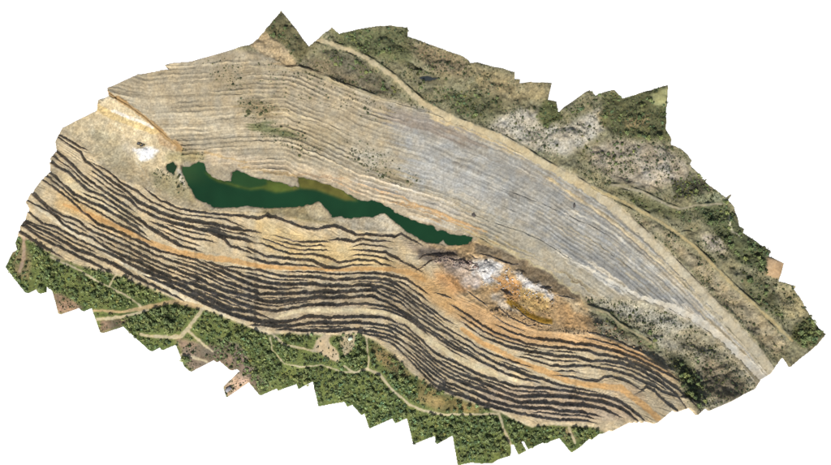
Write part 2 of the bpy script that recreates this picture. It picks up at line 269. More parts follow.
# ------------------------------------------------------------------ plan maps (2 cells per plan unit): base colour of ground, kind of ground, plant density
MS = 2; MW, MH = 831 * MS, 480 * MS
mu, mv = np.meshgrid((np.arange(MW) + .5) / MS, (np.arange(MH) + .5) / MS)
cmap = np.zeros((MH, MW, 3)); cmap[:] = (184, 170, 144)
lab = np.zeros((MH, MW), np.int16)                            # 0 far slope
def blur(a, r):
    if r < 1: return a
    for _ in range(2):
        for ax in (0, 1):
            p = np.pad(a, [(r + 1, r) if k == ax else (0, 0) for k in range(2)], mode='edge')
            c = np.cumsum(p, axis=ax)
            a = (np.take(c, range(2 * r + 1, c.shape[ax]), axis=ax) - np.take(c, range(0, c.shape[ax] - 2 * r - 1), axis=ax)) / (2 * r + 1)
    return a
def window(pts, pad):
    p = np.asarray(pts)[:, :2]
    x0 = int(max(0, (p[:, 0].min() - pad) * MS)); x1 = int(min(MW, (p[:, 0].max() + pad) * MS + 1))
    y0 = int(max(0, (p[:, 1].min() - pad) * MS)); y1 = int(min(MH, (p[:, 1].max() + pad) * MS + 1))
    return slice(y0, y1), slice(x0, x1)
def polymask(pts, feather=0.0):
    w_ = window(pts, feather * 2 + 2)
    m = inside(pts, mu[w_], mv[w_]).astype(float)
    return w_, blur(m, int(round(feather * MS / 2)))
def stroke(pts, widths):
    p = np.asarray(pts, float)[:, :2]; wd = np.asarray(widths, float)
    w_ = window(p, wd.max() + 2); U, V = mu[w_], mv[w_]
    best = np.full(U.shape, -99.0)
    for i in range(len(p) - 1):
        d = p[i + 1] - p[i]; L2 = d @ d
        t = np.clip(((U - p[i, 0]) * d[0] + (V - p[i, 1]) * d[1]) / L2, 0, 1)
        dist = np.hypot(U - p[i, 0] - t * d[0], V - p[i, 1] - t * d[1])
        best = np.maximum(best, (wd[i] * (1 - t) + wd[i + 1] * t) / 2 - dist)
    return w_, np.clip(best * 1.4 + .5, 0, 1), best
def tint(pts, col, feather=3.0, amt=1.0):
    w_, m = polymask(pts, feather); cmap[w_] += (np.array(col) - cmap[w_]) * (m * amt)[..., None]
def streak(pts, width, col, amt=1.0):
    wd = [width] * len(pts) if np.isscalar(width) else width
    w_, m, _ = stroke(pts, wd); cmap[w_] += (np.array(col) - cmap[w_]) * (m * amt)[..., None]
def setlab(pts, k):
    w_, m = polymask(pts, 0); lab[w_][m > .5] = k
NEAR_WALL = [(50,120),(62,128),(88,149),(99,163),(124,180),(145,186),(160,197),(176,204),(200,210),(231,211),(260,212),(290,217),(330,222),(356,230),(400,231),(425,243),(440,268),(455,288),(480,306),(505,320),(540,330),(590,333),(640,350),(685,378),(705,412),(640,440)] + FOREST_RIM[::-1] + [(0,240),(0,150)]
GREY = [(384,108),(427,113),(470,128),(500,143),(540,166),(590,200),(640,246),(690,295),(722,332),(700,326),(640,297),(600,279),(560,252),(500,216),(462,197),(420,186),(402,165),(386,140)]
HILLS = [(240,0),(230,50),(262,52),(300,72),(335,82),(375,95),(412,104),(440,112),(470,124),(505,137),(540,158),(575,175),(600,190),(640,225),(680,262),(720,305),(775,375),(840,360),(840,0)]
SCRUB = [(586,300),(606,298),(640,301),(680,316),(705,330),(735,358),(758,385),(758,395),(700,425),(694,402),(684,382),(660,364),(640,350),(620,342),(600,334),(592,318)]
WOOD = [(0,236)] + FOREST_RIM + [(640,480),(0,480)]
PLATEAU = [(40,125),(97,106),(108,97),(128,106),(150,124),(172,142),(182,151),(180,165),(186,185),(194,199),(214,209),(262,210),(300,208),(320,203),(331,219),(352,220),(384,213),(402,229),(430,245),(425,243),(400,231),(356,230),(330,222),(290,217),(260,212),(231,211),(200,210),(176,204),(160,197),(145,186),(124,180),(99,163),(88,149),(62,128)]
BASIN = [(425,243),(447,246),(472,240),(500,251),(530,265),(562,284),(586,302),(592,318),(602,334),(590,333),(540,330),(505,320),(480,306),(455,288),(440,268)]
for k, p in ((1, NEAR_WALL), (2, GREY), (3, HILLS), (4, SCRUB), (5, WOOD), (6, PLATEAU), (7, BASIN)): setlab(p, k)

# ground colours as the photograph's sunlit ground shows them (turned into albedo below)
tint(HILLS, (136, 130, 102), 4)
tint(NEAR_WALL, (198, 180, 148), 2)
tint(GREY, (168, 167, 162), 10)
tint([(398,138),(450,146),(500,176),(505,200),(440,187),(405,166)], (176,176,173), 7, .9)
tint([(470,150),(540,185),(600,225),(640,262),(600,245),(540,210),(480,178)], (158,158,155), 8, .7)
tint([(545,232),(600,258),(660,288),(696,317),(640,298),(590,270),(550,248)], (158,159,158), 5, .9)
tint([(560,215),(600,230),(640,262),(670,285),(650,262),(610,225),(580,205)], (160,160,158), 5, .8)
tint([(300,120),(385,112),(420,180),(400,190),(330,160)], (180,171,152), 10, .7)
tint([(470,205),(520,222),(560,250),(600,280),(660,310),(690,330),(640,310),(590,298),(540,262),(500,245),(474,234)], (178,170,152), 6, .9)
tint([(385,108),(430,115),(480,135),(470,150),(420,132),(388,124)], (160,150,140), 6, .7)
tint([(100,80),(170,66),(235,52),(265,58),(330,85),(385,108),(385,150),(330,140),(260,125),(200,105),(140,100)], (176,161,134), 6, .7)
tint([(190,148),(230,154),(300,166),(370,178),(430,203),(474,230),(460,236),(430,226),(400,214),(380,201),(350,195),(300,178),(232,170),(200,160)], (208,188,158), 6, .9)
tint([(350,178),(400,188),(450,205),(470,222),(440,214),(395,198),(355,188)], (206,196,180), 5, .9)
streak([(352,184),(380,192),(400,202),(427,214),(450,223),(470,234)], 3.4, (204,162,112), .85)
streak([(205,152),(230,160),(247,167.5),(270,173),(300,177)], 2.4, (204,172,122), .7)
streak([(300,175),(330,178),(350,184),(372,194)], 1.6, (200,165,128), .7)
streak([(410,217),(430,221),(450,228),(466,234)], 3, (222,214,198), .7)
streak([(452,227),(470,236),(480,242),(492,247)], 3, (198,172,118), .8)
tint([(248,122),(262,121),(285,128),(300,135),(299,140),(275,136),(255,130)], (110,114,78), 3, .9)
tint([(236,99),(262,99),(283,106),(281,117),(262,119),(240,112)], (146,131,101), 5, .9)
tint([(206,78),(240,70),(262,82),(250,92),(214,92)], (158,143,116), 8, .8)
tint([(296,60),(320,58),(345,66),(385,92),(398,100),(370,91),(335,78),(300,70)], (128,117,95), 4, .95)
tint([(362,165),(395,168),(425,182),(420,186),(385,178)], (150,136,108), 4, .8)
tint([(290,118),(330,130),(352,144),(330,152),(300,148)], (160,145,115), 5, .6)
for pts_, w_d, c_l, am in (([(507,192),(542,206),(571,219.5),(594,229)], 1.8, (198,194,184), .7), ([(488,201),(517,213.5),(536,221)], 1.8, (206,203,196), .75), ([(474,181),(486,193),(500,203)], 1.6, (196,194,188), .6),
        ([(420,142),(440,144),(456,148),(470,158)], 1.8, (192,190,184), .7), ([(430,150),(445,160),(458,168)], 1.6, (190,189,184), .5), ([(556,228),(585,244),(610,262),(640,278),(668,296)], 3, (190,178,152), .7),
        ([(540,212),(570,224),(600,240),(630,262),(655,284)], 2.4, (184,176,158), .6), ([(458,165),(470,168),(482,175)], 6, (136,134,130), .65), ([(500,193),(508,196),(516,199)], 5, (134,133,130), .6), ([(445,190),(470,196),(500,210),(520,216)], 2, (190,184,170), .6),
        ([(395,120),(430,128),(460,138),(480,148)], 5, (148,136,124), .6), ([(480,155),(510,170),(540,184)], 4, (146,142,136), .6), ([(590,214),(620,236),(650,262)], 3, (142,142,140), .6), ([(640,286),(670,300),(695,316)], 5, (146,146,143), .6),
        ([(505,160),(540,180),(570,198),(590,212)], 2, (178,166,146), .6), ([(430,196),(455,204),(475,214)], 2.4, (196,192,184), .6)):
    streak(pts_, w_d, c_l, am)
# left plateau
tint(PLATEAU, (203,183,145), 3)
streak([(97,107),(113,116),(130,122),(150,129),(160,134)], 7, (208,180,124), .85)
streak([(113,111),(125,116),(138,120.5),(152,127)], 3.2, (226,214,196), .9)
tint([(133,147),(141,150),(150,146.5),(161,150),(152,157),(141,161),(134,155)], (236,233,229), 2, 1)
tint([(120,138),(132,146),(136,158),(128,160),(118,150)], (208,196,176), 5, .8)
tint([(90,130),(104,131),(106,140),(96,142)], (150,146,124), 5, .8)
tint([(114,150),(126,152),(134,163),(124,166)], (180,164,134), 5, .8)
tint([(155,135),(165,132),(180,142),(183,148),(175,152),(160,143)], (188,158,118), 2.5, .9)
tint([(100,128),(120,134),(126,150),(150,168),(140,182),(112,168),(96,150)], (186,170,134), 6, .7)
tint([(125,158),(145,165),(150,180),(135,176)], (216,190,146), 4, .7)
streak([(108,120),(122,130),(128,146),(140,166),(150,184)], 1.6, (218,202,168), .6)
streak([(107.5,92),(118,99.5),(128,105.5),(145,118),(160,131),(170,140),(180,147.5),(181,151)], 3.4, (152,120,76), .85)
tint([(150,168),(166,176),(180,172),(190,188),(196,203),(172,196),(155,186)], (170,156,116), 4, .9)
tint([(176,168),(181,170),(187,186),(184,188),(178,178)], (200,188,166), 2, .9)
tint([(168,152),(205,152),(205,160),(180,163),(164,160)], (160,146,100), 4, .7)
tint([(262,209),(318,203),(330,218),(330,224),(300,221),(280,214),(262,214)], (158,142,104), 3, .95)
tint([(305,206),(318,202),(328,212),(330,222),(312,220)], (196,178,142), 3, .8)
tint([(334,219),(384,213),(400,229),(398,234),(356,230)], (200,186,160), 3, .8)
# terraced wall
tint([(236,276),(300,281),(400,284),(418,300),(400,318),(300,334),(236,322)], (172,156,130), 9, .8)
tint([(480,386),(540,384),(620,398),(640,420),(560,421),(480,404)], (178,158,134), 6, .85)
tint([(110,240),(200,262),(240,290),(240,320),(180,298),(110,260)], (192,172,138), 8, .6)
tint([(20,215),(60,222),(110,256),(200,300),(180,300),(60,258),(16,234)], (184,166,134), 5, .7)
tint([(425,275),(470,300),(540,328),(620,338),(684,374),(684,384),(640,362),(600,350),(540,345),(500,340),(460,320),(432,300)], (194,156,112), 5, .85)
tint([(390,262),(420,268),(450,290),(470,318),(445,312),(420,290)], (200,164,116), 5, .85)
tint([(250,215),(300,232),(350,245),(400,262),(380,268),(300,262),(262,246)], (210,184,134), 6, .7)
tint([(560,366),(600,372),(600,378),(570,376)], (212,194,162), 3, .8)
tint([(600,380),(634,386),(652,402),(640,404),(612,392)], (178,156,128), 4, .9)
tint([(645,390),(660,400),(676,412),(655,420),(645,404)], (180,164,136), 4, .9)
tint([(60,170),(110,196),(140,214),(130,230),(90,212),(60,192)], (206,190,154), 5, .6)
tint([(60,190),(100,214),(140,236),(130,240),(90,222),(50,205)], (206,172,120), 5, .7)
# basin at the right end of the lake
tint(BASIN, (190,160,120), 4)
tint([(400,240),(425,246),(447,250),(470,262),(476,270),(450,268),(420,258)], (164,148,130), 4, .8)
tint([(419,249),(440,249),(457,251),(457,258),(430,261),(418,257)], (96,87,78), 2, .85)
tint([(440,256),(470,262),(482,284),(470,292),(446,276)], (186,168,154), 4, .7)
tint([(472,260),(489,257),(501,266),(500,281),(487,284),(473,275)], (214,210,205), 3, .95)
tint([(468,272),(480,280),(476,290),(462,288)], (206,190,176), 4, .9)
tint([(510,270),(528,276),(543,287),(556,298),(552,304),(538,298),(520,286)], (208,202,195), 3.5, .95)
tint([(494,274),(512,280),(526,296),(512,302),(496,290)], (194,148,98), 3, .95)
tint([(495,290),(510,302),(520,312),(505,310),(490,298)], (196,184,168), 4, .8)
tint([(520,288),(545,296),(552,312),(535,312),(518,300)], (190,160,108), 3, .9)
tint([(555,300),(572,308),(588,318),(600,326),(588,331),(560,326)], (198,162,118), 4, .9)
tint([(562,293),(584,304),(590,316),(575,312)], (206,186,152), 3, .8)
tint([(432,268),(455,276),(470,290),(455,294),(438,282)], (192,148,102), 5, .9)
tint([(474,243),(500,250),(530,265),(560,280),(583,298),(575,301),(545,289),(520,273),(497,262),(476,252)], (122,108,88), 2.5, .97)
tint(ORANGE_SCARP, (142,110,46), 1.4, 1)
tint([(586,320),(622,330),(650,346),(640,350),(610,340),(590,333)], (150,128,98), 3, .8)
# scrub at the lower right
tint(SCRUB, (150,142,119), 4)
tint([(600,300),(640,304),(690,324),(680,334),(640,322),(606,312)], (168,162,146), 6, .8)
tint([(588,305),(612,312),(640,332),(668,354),(650,350),(612,326)], (112,112,84), 4, .85)
tint([(668,352),(690,360),(700,384),(704,412),(690,402),(680,382)], (92,94,68), 5, .9)
tint([(700,350),(735,372),(750,392),(720,404),(704,385)], (124,112,92), 6, .85)
tint([(640,330),(665,335),(690,352),(670,350)], (174,166,146), 6, .7)
# hills
tint([(249,45),(265,31),(276,38),(290,52),(303,72),(285,66),(262,54)], (178,157,124), 2.2, .95)
tint([(264,31),(280,10),(310,48),(300,62),(285,45)], (104,98,70), 3, .9)
tint([(330,30),(362,28),(408,28),(412,62),(385,60),(345,46)], (102,104,72), 5, .85)
tint([(390,40),(410,45),(430,70),(470,78),(465,58),(425,44)], (150,132,104), 6, .8)
tint([(470,64),(515,74),(550,84),(548,100),(510,100),(480,90)], (156,142,108), 6, .9)
tint([(320,50),(352,56),(385,78),(400,96),(370,84),(335,66)], (104,98,80), 4, .9)
tint([(440,92),(500,96),(505,112),(480,122),(455,112)], (98,96,70), 5, .85)
tint([(488,128),(502,114),(528,108),(552,116),(560,128),(580,118),(606,104),(616,118),(590,142),(566,156),(530,148)], (184,176,160), 5, .95)
tint([(545,100),(558,102),(562,118),(545,128),(536,116)], (96,98,62), 3, .9)
tint([(596,112),(612,108),(616,124),(604,128)], (182,158,118), 3, .9)
tint([(604,92),(668,86),(672,140),(640,140),(612,132),(600,122)], (96,96,66), 4, .92)
tint([(625,118),(650,114),(650,124),(628,128)], (146,126,92), 3, .8)
tint([(650,94),(668,86),(667,105),(654,105)], (160,158,108), 1.5, 1)
tint([(590,146),(620,138),(668,146),(690,165),(690,178),(650,190),(615,180),(590,166)], (166,154,136), 6, .9)
tint([(640,165),(668,160),(676,178),(650,184)], (186,176,160), 5, .8)
tint([(672,182),(700,176),(712,188),(704,196),(676,198)], (80,78,66), 3, .9)
tint([(690,198),(716,190),(730,200),(705,206)], (150,152,122), 4, .8)
tint([(612,188),(660,203),(690,212),(690,222),(650,212)], (104,104,74), 4, .9)
tint([(690,206),(728,204),(740,226),(772,250),(768,272),(740,262),(722,240)], (92,96,68), 4, .9)
tint([(700,232),(722,238),(728,254),(708,250)], (178,166,150), 4, .9)
streak([(730,214),(729,224),(733,231),(740,236)], 2, (196,188,160), .9)
tint([(768,256),(785,263),(779,279),(767,275)], (188,156,118), 1.2, 1)
tint([(775,283),(797,287),(808,308),(800,322),(782,312)], (168,156,120), 3, .9)
tint([(795,325),(812,315),(826,334),(805,348),(792,340)], (92,92,60), 3, .9)
tint([(615,205),(660,235),(700,275),(745,325),(775,355),(790,345),(750,302),(700,258),(655,225)], (164,150,122), 4, .9)
tint([(742,275),(765,280),(785,318),(775,318),(750,298)], (112,110,80), 4, .8)
# wood floor
tint(WOOD, (92,106,60), 2)
tint([(175,338),(215,345),(250,362),(262,394),(245,382),(225,372),(190,371)], (134,120,102), 4, .95)
tint([(222,384),(240,372),(250,380),(228,398)], (176,158,134), 1, .9)
tint([(215,338),(240,345),(262,380),(276,390),(250,378)], (112,102,92), 4, .9)
tint([(420,378),(440,393),(482,408),(482,413),(440,412),(415,400)], (138,126,82), 4, .95)
tint([(370,342),(390,352),(412,376),(400,380),(375,358)], (124,112,78), 4, .8)
tint([(52,291),(66,296),(84,308),(58,314)], (142,122,98), 1.5, .95)
tint([(100,320),(130,318),(122,326),(100,333)], (116,102,84), 2, .9)
tint([(10,250),(22,240),(30,255),(30,280),(14,276)], (140,126,92), 4, .8)
tint([(558,430),(578,427),(578,440),(565,440)], (150,136,104), 3, .8)
tint([(317,340),(325,334),(331,334),(329,342),(337,350),(340.5,359),(337,363),(322,354.5),(312,350)], (204,180,142), 1.4, 1)
tint([(341,336),(356,335),(355.5,345),(347.5,356),(344,357),(340,342)], (200,180,142), 1.2, .95)
streak([(600,197),(640,231),(670,260),(700,291),(730,322),(755,350),(771,371)], [12,13,13,13,13,12,10], (184,170,142), .7)
CLEARINGS = [[(317,340),(325,334),(331,334),(329,342),(337,350),(340.5,359),(337,363),(322,354.5),(312,350)], [(341,336),(356,335),(355.5,345),(347.5,356),(344,357),(340,342)]]
road_free = np.zeros((MH, MW))
for i, (lb, pts, wd) in enumerate(ROADS):
    w_, m, sd_ = stroke(pts, np.array(wd) * 1.0)
    jit = (1.6 if i in (0, 1, 4) else .6) * fbm(mu[w_] / 3.5, mv[w_] / 3.5, 40 + i, 3)
    m = np.clip((sd_ + jit) * 1.3 + .5, 0, 1)
    cmap[w_] += (np.array(road_colour(i)) - cmap[w_]) * (m * (.6 if i in (25, 27) else .92))[..., None]
    lab[w_][(sd_ + jit) > 0] = 100 + i
    road_free[w_] = np.maximum(road_free[w_], np.clip(sd_ + 2.0, 0, 1))
for k, c in enumerate(CLEARINGS): setlab(c, 90)
setlab([(768,256),(785,263),(779,279),(767,275)], 91)
setlab([(650,94),(669,83),(667,105),(654,105)], 92)

# ------------------------------------------------------------------ the surveyed ground, one height grid
CELL = 1.2
gx = np.arange(-850, 850, CELL); gy = np.arange(-500, 500, CELL)
NX, NY = len(gx), len(gy)
X, Y = np.meshgrid(gx, gy)
Z = macro(X, Y)
U, V = plan(X, Y, Z)
mixy = np.clip(1 - np.hypot((U - 515) / 85, (V - 285) / 40), 0, .5) * 2 + np.clip(1 - np.hypot((U - 140) / 60, (V - 160) / 40), 0, .5) * 1.2
Uw = U + .9 * fbm(X / 9, Y / 9, 3, 3) + mixy * 6 * fbm(X / 16, Y / 16, 4, 4); Vw = V + .9 * fbm(X / 9, Y / 9, 8, 3) + mixy * 4.5 * fbm(X / 16, Y / 16, 9, 4)
keep = inside(OUTLINE, U, V)
fx, fy = Uw * MS - .5, Vw * MS - .5
L = lab[np.clip(np.rint(fy), 0, MH - 1).astype(int), np.clip(np.rint(fx), 0, MW - 1).astype(int)]
C = bil(cmap, fx, fy)          # sampled again below for the strata
isroad = bil(road_free, U * MS - .5, V * MS - .5)

# guide lines of the strata on the sunny slope -> stratum number
GUIDE = [LN(s)[:, :2] for s in [
 "90,52 120,58 150,64 200,62 250,58 285,58 330,76 360,90 380,97 410,105 427,110 460,123 500,141 540,161 580,187 620,215 660,249 700,289 740,329 765,359 800,390",
 "90,60 120,73 150,87 172,99 190,103 210,99 230,97 260,98 289,115 311,120.5 340,129 370,137 400,142 440,155 480,175 507,190 542,203.5 571,217 594,226 615,239 640,262 680,296 720,335 750,370 790,410",
 "90,70 107,80 125,92 145,107 165,121 180,129 201,133 230,145 264,148.5 294,155 324,155 348,160 370,169 400,178 430,186 460,193 490,200 517,212 546,222 571,230 594,242 615,257 640,275 680,310 715,350 740,375 770,420",
 "90,86 107,95 125,106 145,121 160,134 172,145 200,149 230,158.6 247,166 280,174 314,177 348,182 370,189 394,199 427,210 450,217 490,222 520,230.5 540,239 557,250 571,259 591,267.5 620,280 660,308 700,350 730,395 760,440",
 "90,104 130,125 150,140 165,150 190,158 225,166 260,176 300,183 345,195 380,200 420,216 450,227 470,238 500,245 540,262 570,280 590,298 620,312 660,345 690,385 720,440"]]
gv = np.stack([np.interp(Uw, g[:, 0], g[:, 1]) for g in GUIDE])
strat = np.zeros_like(U)
for k in range(len(GUIDE) - 1):
    span = np.maximum(gv[k + 1] - gv[k], 2.0)
    strat += np.clip((Vw - gv[k]) / span, 0, 1) * np.minimum(span, 999) / 38.0
sunny = np.isin(L, (0, 2)) | np.isin(L, (105, 125, 127))
sm = np.clip((Vw - gv[0] + 2) / 4, 0, 1) * np.clip((gv[4] - Vw + 3) / 4, 0, 1) * ((L == 0) | (L == 2) | (L == 105) | (L == 125) | (L == 127))
q = strat * 8 + .35 * fbm(X / 40, Y / 40, 21, 3)
band = vn(q, U / 160, 31) * .3 + vn(q * 2.3, U / 90, 32) * .45 + vn(q * 5.1, U / 60, 33) * .55 + vn(q * 9.7, U / 30, 36) * .3
band = band * np.where(U > 400, np.clip(1 - (U - 400) / 60, .75, 1), 1)
# narrow benches following the strata: flat treads, sunlit risers, a low windrow on the crest
ucs = Uw + sm * np.clip((U - 205) / 60, 0, 1) * (13 * vn(q * 1.7, U / 120, 191) + 8 * vn(q * 4.3, U / 70, 192) + 5 * fbm(X / 12, Y / 12, 193, 3)); vcs = Vw + sm * 3 * fbm(X / 12, Y / 12, 194, 3)
C = np.where((sm > .3)[..., None] & ~np.isin(L, (105, 125, 127))[..., None], bil(cmap, ucs * MS - .5, vcs * MS - .5), C)
amp = np.clip(.62 + 1.25 * fbm(U / 38, q / 2.5, 5, 3), .05, 1.35) * np.where(U > 395, np.clip(1 - (U - 395) / 50, .62, 1), 1)
fq = q % 1.0
Z += sm * amp * (3.9 * (fq - np.clip((fq - .70) / .26, 0, 1)) + 1.25 * np.exp(-((fq - .63) / .07) ** 2))
fq2 = (q * 2.17 + .3) % 1.0
Z += sm * amp * .7 * (fq2 - np.clip((fq2 - .6) / .3, 0, 1))

ground_noise = fbm(X / 26, Y / 26, 50, 4) * 1.5 + fbm(X / 5, Y / 5, 60, 3) * .55
rough = np.select([L == 1, L == 0, L == 2, L == 3, L == 4, L == 5, L == 6, L == 7], [.85, .8, .4, 1.6, 1.6, 1.2, .8, 2.1], .35) * (1 - .75 * isroad)
Z += ground_noise * rough
# gullies on the hills
hillm = blur(np.pad(((L == 3) | (L == 4)).astype(float), 0), 8)
Z += hillm * (-8 * (1 - np.abs(fbm(X / 62, Y / 62, 70, 4)) * 2.4) + 7 * fbm(X / 30, Y / 30, 73, 4)) * (1 - isroad * .9)

bench_id = np.full(U.shape, -1, np.int16); bench_amt = np.zeros(U.shape)
def step(line, k, slope, tanf, strength, mark):
    us = np.arange(line[0, 0], line[-1, 0] + .01, .5)
    vs = np.interp(us, line[:, 0], line[:, 1]); ts = np.interp(us, line[:, 0], line[:, 2])
    kern_ = np.hanning(9); kern_ /= kern_.sum()
    if len(us) > 14:
        pv = np.convolve(np.pad(vs, 4, mode='reflect', reflect_type='odd'), kern_, 'valid'); vs = pv
    vs = vs + .55 * fbm(us / 4.5, us * 0 + k * 7.7, 80, 3); ts = ts * (1 + .38 * fbm(us / 6, us * 0 + k * 3.1, 90, 3))
    sl = np.gradient(np.interp(us, line[:, 0], line[:, 1]), us) if len(us) > 2 else us * 0
    cs = 1 / np.sqrt(1 + sl ** 2)
    i = np.where((U > us[0] - 6) & (U < us[-1] + 6) & (V > vs.min() - 16) & (V < vs.max() + 16))
    u, v = U[i], V[i]
    fade = np.clip((u - us[0] + 2) / 5, 0, 1) * np.clip((us[-1] + 2 - u) / 5, 0, 1)
    vl = np.interp(u, us, vs) + .35 * vn(X[i] / 4, Y[i] / 4, 300 + k); t = np.interp(u, us, ts); c = np.interp(u, us, cs)
    h = t * PXM * strength * fade
    wf = np.maximum(h / tanf, .3); W = np.maximum(h / slope, wf * 1.5)
    d = (v - vl) * c * PXM - (t * PXM / 2 - wf / 2)            # metres uphill of the face centre
    Z[i] += h * (np.clip(d / wf + .5, 0, 1) - np.clip(d / W + .5, 0, 1))
    if mark:
        on = (np.abs(d) < wf * .5 + .5) & (h > 1.6) & (h > bench_amt[i])
        b = bench_id[i]; b[on] = k; bench_id[i] = b
        a = bench_amt[i]; a[on] = h[on]; bench_amt[i] = a
VLO = np.array([(5,240),(15,215),(25,198),(37,183),(49,160),(56,140),(62,128),(88,149),(99,163),(124,180),(145,186),(160,197),(176,204),(200,210),(231,211),(260,212),(290,217),(330,222),(356,230),(400,231),(425,243),(440,268),(455,288),(480,306),(505,320),(540,330),(590,333),(640,350),(685,378),(705,412)], float)
VHI = np.array(FOREST_RIM + [(620,437),(700,450)], float)
UC = np.arange(5, 706, .5)
vlo = np.interp(UC, VLO[:, 0], VLO[:, 1]); vhi = np.maximum(np.interp(UC, VHI[:, 0], VHI[:, 1]), vlo + 12)
def smooth(a, m):
    k_ = np.hanning(m + 2)[1:-1]; k_ /= k_.sum(); return np.convolve(np.pad(a, m // 2, mode='edge'), k_, 'valid')[:len(a)]
zlo = smooth(to_world(UC, vlo)[2], 25); zhi = smooth(to_world(UC, vhi)[2], 41)
TAN = math.tan(R(SUN_EL)); TSC = 1.0
wall = []
for k, ln in enumerate(BENCHES):
    mid = len(ln) // 2
    if ln[mid, 1] < np.interp(ln[mid, 0], VLO[:, 0], VLO[:, 1]) + 2: continue
    vs = np.interp(UC, ln[:, 0], ln[:, 1]); ts = np.interp(UC, ln[:, 0], ln[:, 2])
    m_ = (UC >= ln[0, 0]) & (UC <= ln[-1, 0])
    ia, ib = np.where(m_)[0][[0, -1]]
    vs = smooth(vs, 5)
    sa = (vs[min(ia + 16, ib)] - vs[ia]) / max((min(ia + 16, ib) - ia) * .5, .5); sb = (vs[ib] - vs[max(ib - 16, ia)]) / max((ib - max(ib - 16, ia)) * .5, .5)
    vs = np.where(UC < ln[0, 0], ln[0, 1] - (ln[0, 0] - UC) * sa, np.where(UC > ln[-1, 0], ln[-1, 1] + (UC - ln[-1, 0]) * sb, vs))
    vs = vs + .32 * fbm(UC / 4.5, UC * 0 + k * 7.7, 80, 3); ts = smooth(ts, 31) * TSC
    ts = ts * np.interp(UC, [0, 150, 230, 300, 370, 420, 520, 700], [1, 1.02, 1.08, 1.12, 1.1, 1.0, 1.05, 1.0])
    fade = np.clip((UC - ln[0, 0] + 7) / 11, 0, 1) * np.clip((ln[-1, 0] + 7 - UC) / 11, 0, 1)
    if ln[0, 0] < 63: fade = np.clip((ln[-1, 0] + 7 - UC) / 11, 0, 1)
    c_ = 1 / np.sqrt(1 + smooth(np.gradient(vs, UC), 15) ** 2)
    h_ = ts * PXM * TAN * fade
    wf_ = np.maximum(h_ / 2.2, .3)
    def S_at(vq): return h_ * np.clip(((vq - vs) * c_ * PXM - (ts * PXM / 2 - wf_ / 2)) / wf_ + .5, 0, 1)
    slo = S_at(vlo) + (0 if not wall else wall[-1][5]); shi = S_at(vhi) + (0 if not wall else wall[-1][6])
    wall.append((k, vs, ts, c_, h_, slo, shi))
slo = smooth(wall[-1][5], 25); shi = smooth(wall[-1][6], 41)
w1 = (V > np.interp(U, UC, vlo)) & (V < np.interp(U, UC, vhi)) & (U > 5) & (U < 705)
iw = np.where(w1); uw, vw = U[iw], V[iw]; xw, yw = X[iw], Y[iw]
vl_, vh_ = np.interp(uw, UC, vlo), np.interp(uw, UC, vhi)
zl_, zh_ = np.interp(uw, UC, zlo), np.interp(uw, UC, zhi)
sl_, sh_ = np.interp(uw, UC, slo), np.interp(uw, UC, shi)
zn = zl_ - sl_ + (zh_ - zl_ - sh_ + sl_) * np.clip((vw - vl_) / (vh_ - vl_), 0, 1)
bid = np.full(uw.shape, -1, np.int16); run = np.zeros(uw.shape)
rag = .38 * vn(xw / 4, yw / 4, 300) + .34 * vn(xw / 2, yw / 2, 301)
for k, vs, ts, c_, h_, _a, _b in wall:
    dv = vw - np.interp(uw, UC, vs)
    up = dv >= 16; zn[up] += np.interp(uw[up], UC, h_); run[up] += 1
    j = np.where(np.abs(dv) < 16)[0]; uj = uw[j]
    h = np.interp(uj, UC, h_); t = np.interp(uj, UC, ts) * PXM
    wf = np.maximum(h / 2.2, .3)
    d = dv[j] * np.interp(uj, UC, c_) * PXM + rag[j] * np.clip(t / 7, .3, 1.2) + .5 * vn(xw[j] / 7, yw[j] / 7, 310 + k) - (t / 2 - wf / 2)
    hm = h * .75 * np.interp(uj, UC, fbm(UC / 5.5, np.full(UC.shape, k * 3.7), 95, 3))
    S1 = np.clip(d / wf + .5, 0, 1)
    zn[j] += h * S1 + hm * (S1 - np.clip(d / (wf + 13) + .5, 0, 1))
    run[j] += np.clip(d / 16 + .5, 0, 1)
    bid[j[(np.abs(d) < wf * .5 + .35) & (h > 2.2)]] = k
fm = (run * 2 + .45 * fbm(xw / 30, yw / 30, 320, 3)) % 1.0
zn += (1.1 + 1.3 * vn(uw / 18, run * 2 // 1, 321)).clip(0, 2.2) * (np.clip((fm - .42) / .12, 0, 1) - fm) * (1 - isroad[iw])
edge = np.clip(np.minimum((vw - vl_) / 3, (vh_ - vw) / 2), 0, 1)
Z[iw] = Z[iw] * (1 - edge) + (zn + (ground_noise * rough)[iw]) * edge
bench_id[iw] = bid
BRUN = np.zeros(U.shape); BRUN[iw] = run
done = {q[0] for q in wall}
for k, ln in enumerate(BENCHES):
    if k not in done: step(ln, k, .42, 2.1, .9, True)
for k, ln in enumerate(LEDGES): step(ln, 200 + k, .5, 2.1, .9, False)

for bu, bv, br, bh in ((487,270,11,7), (519,276,9,5.5), (533,284,8,4.5), (547,295,8,4), (462,266,8,3.5), (505,300,9,4), (440,249,9,4), (142,153,8,3)):
    e_ = np.clip(1 - ((U - bu) ** 2 + ((V - bv) * 1.3) ** 2) / br ** 2, 0, 1)
    Z += bh * e_ * (1 + .7 * fbm(X / 9, Y / 9, 210, 3))
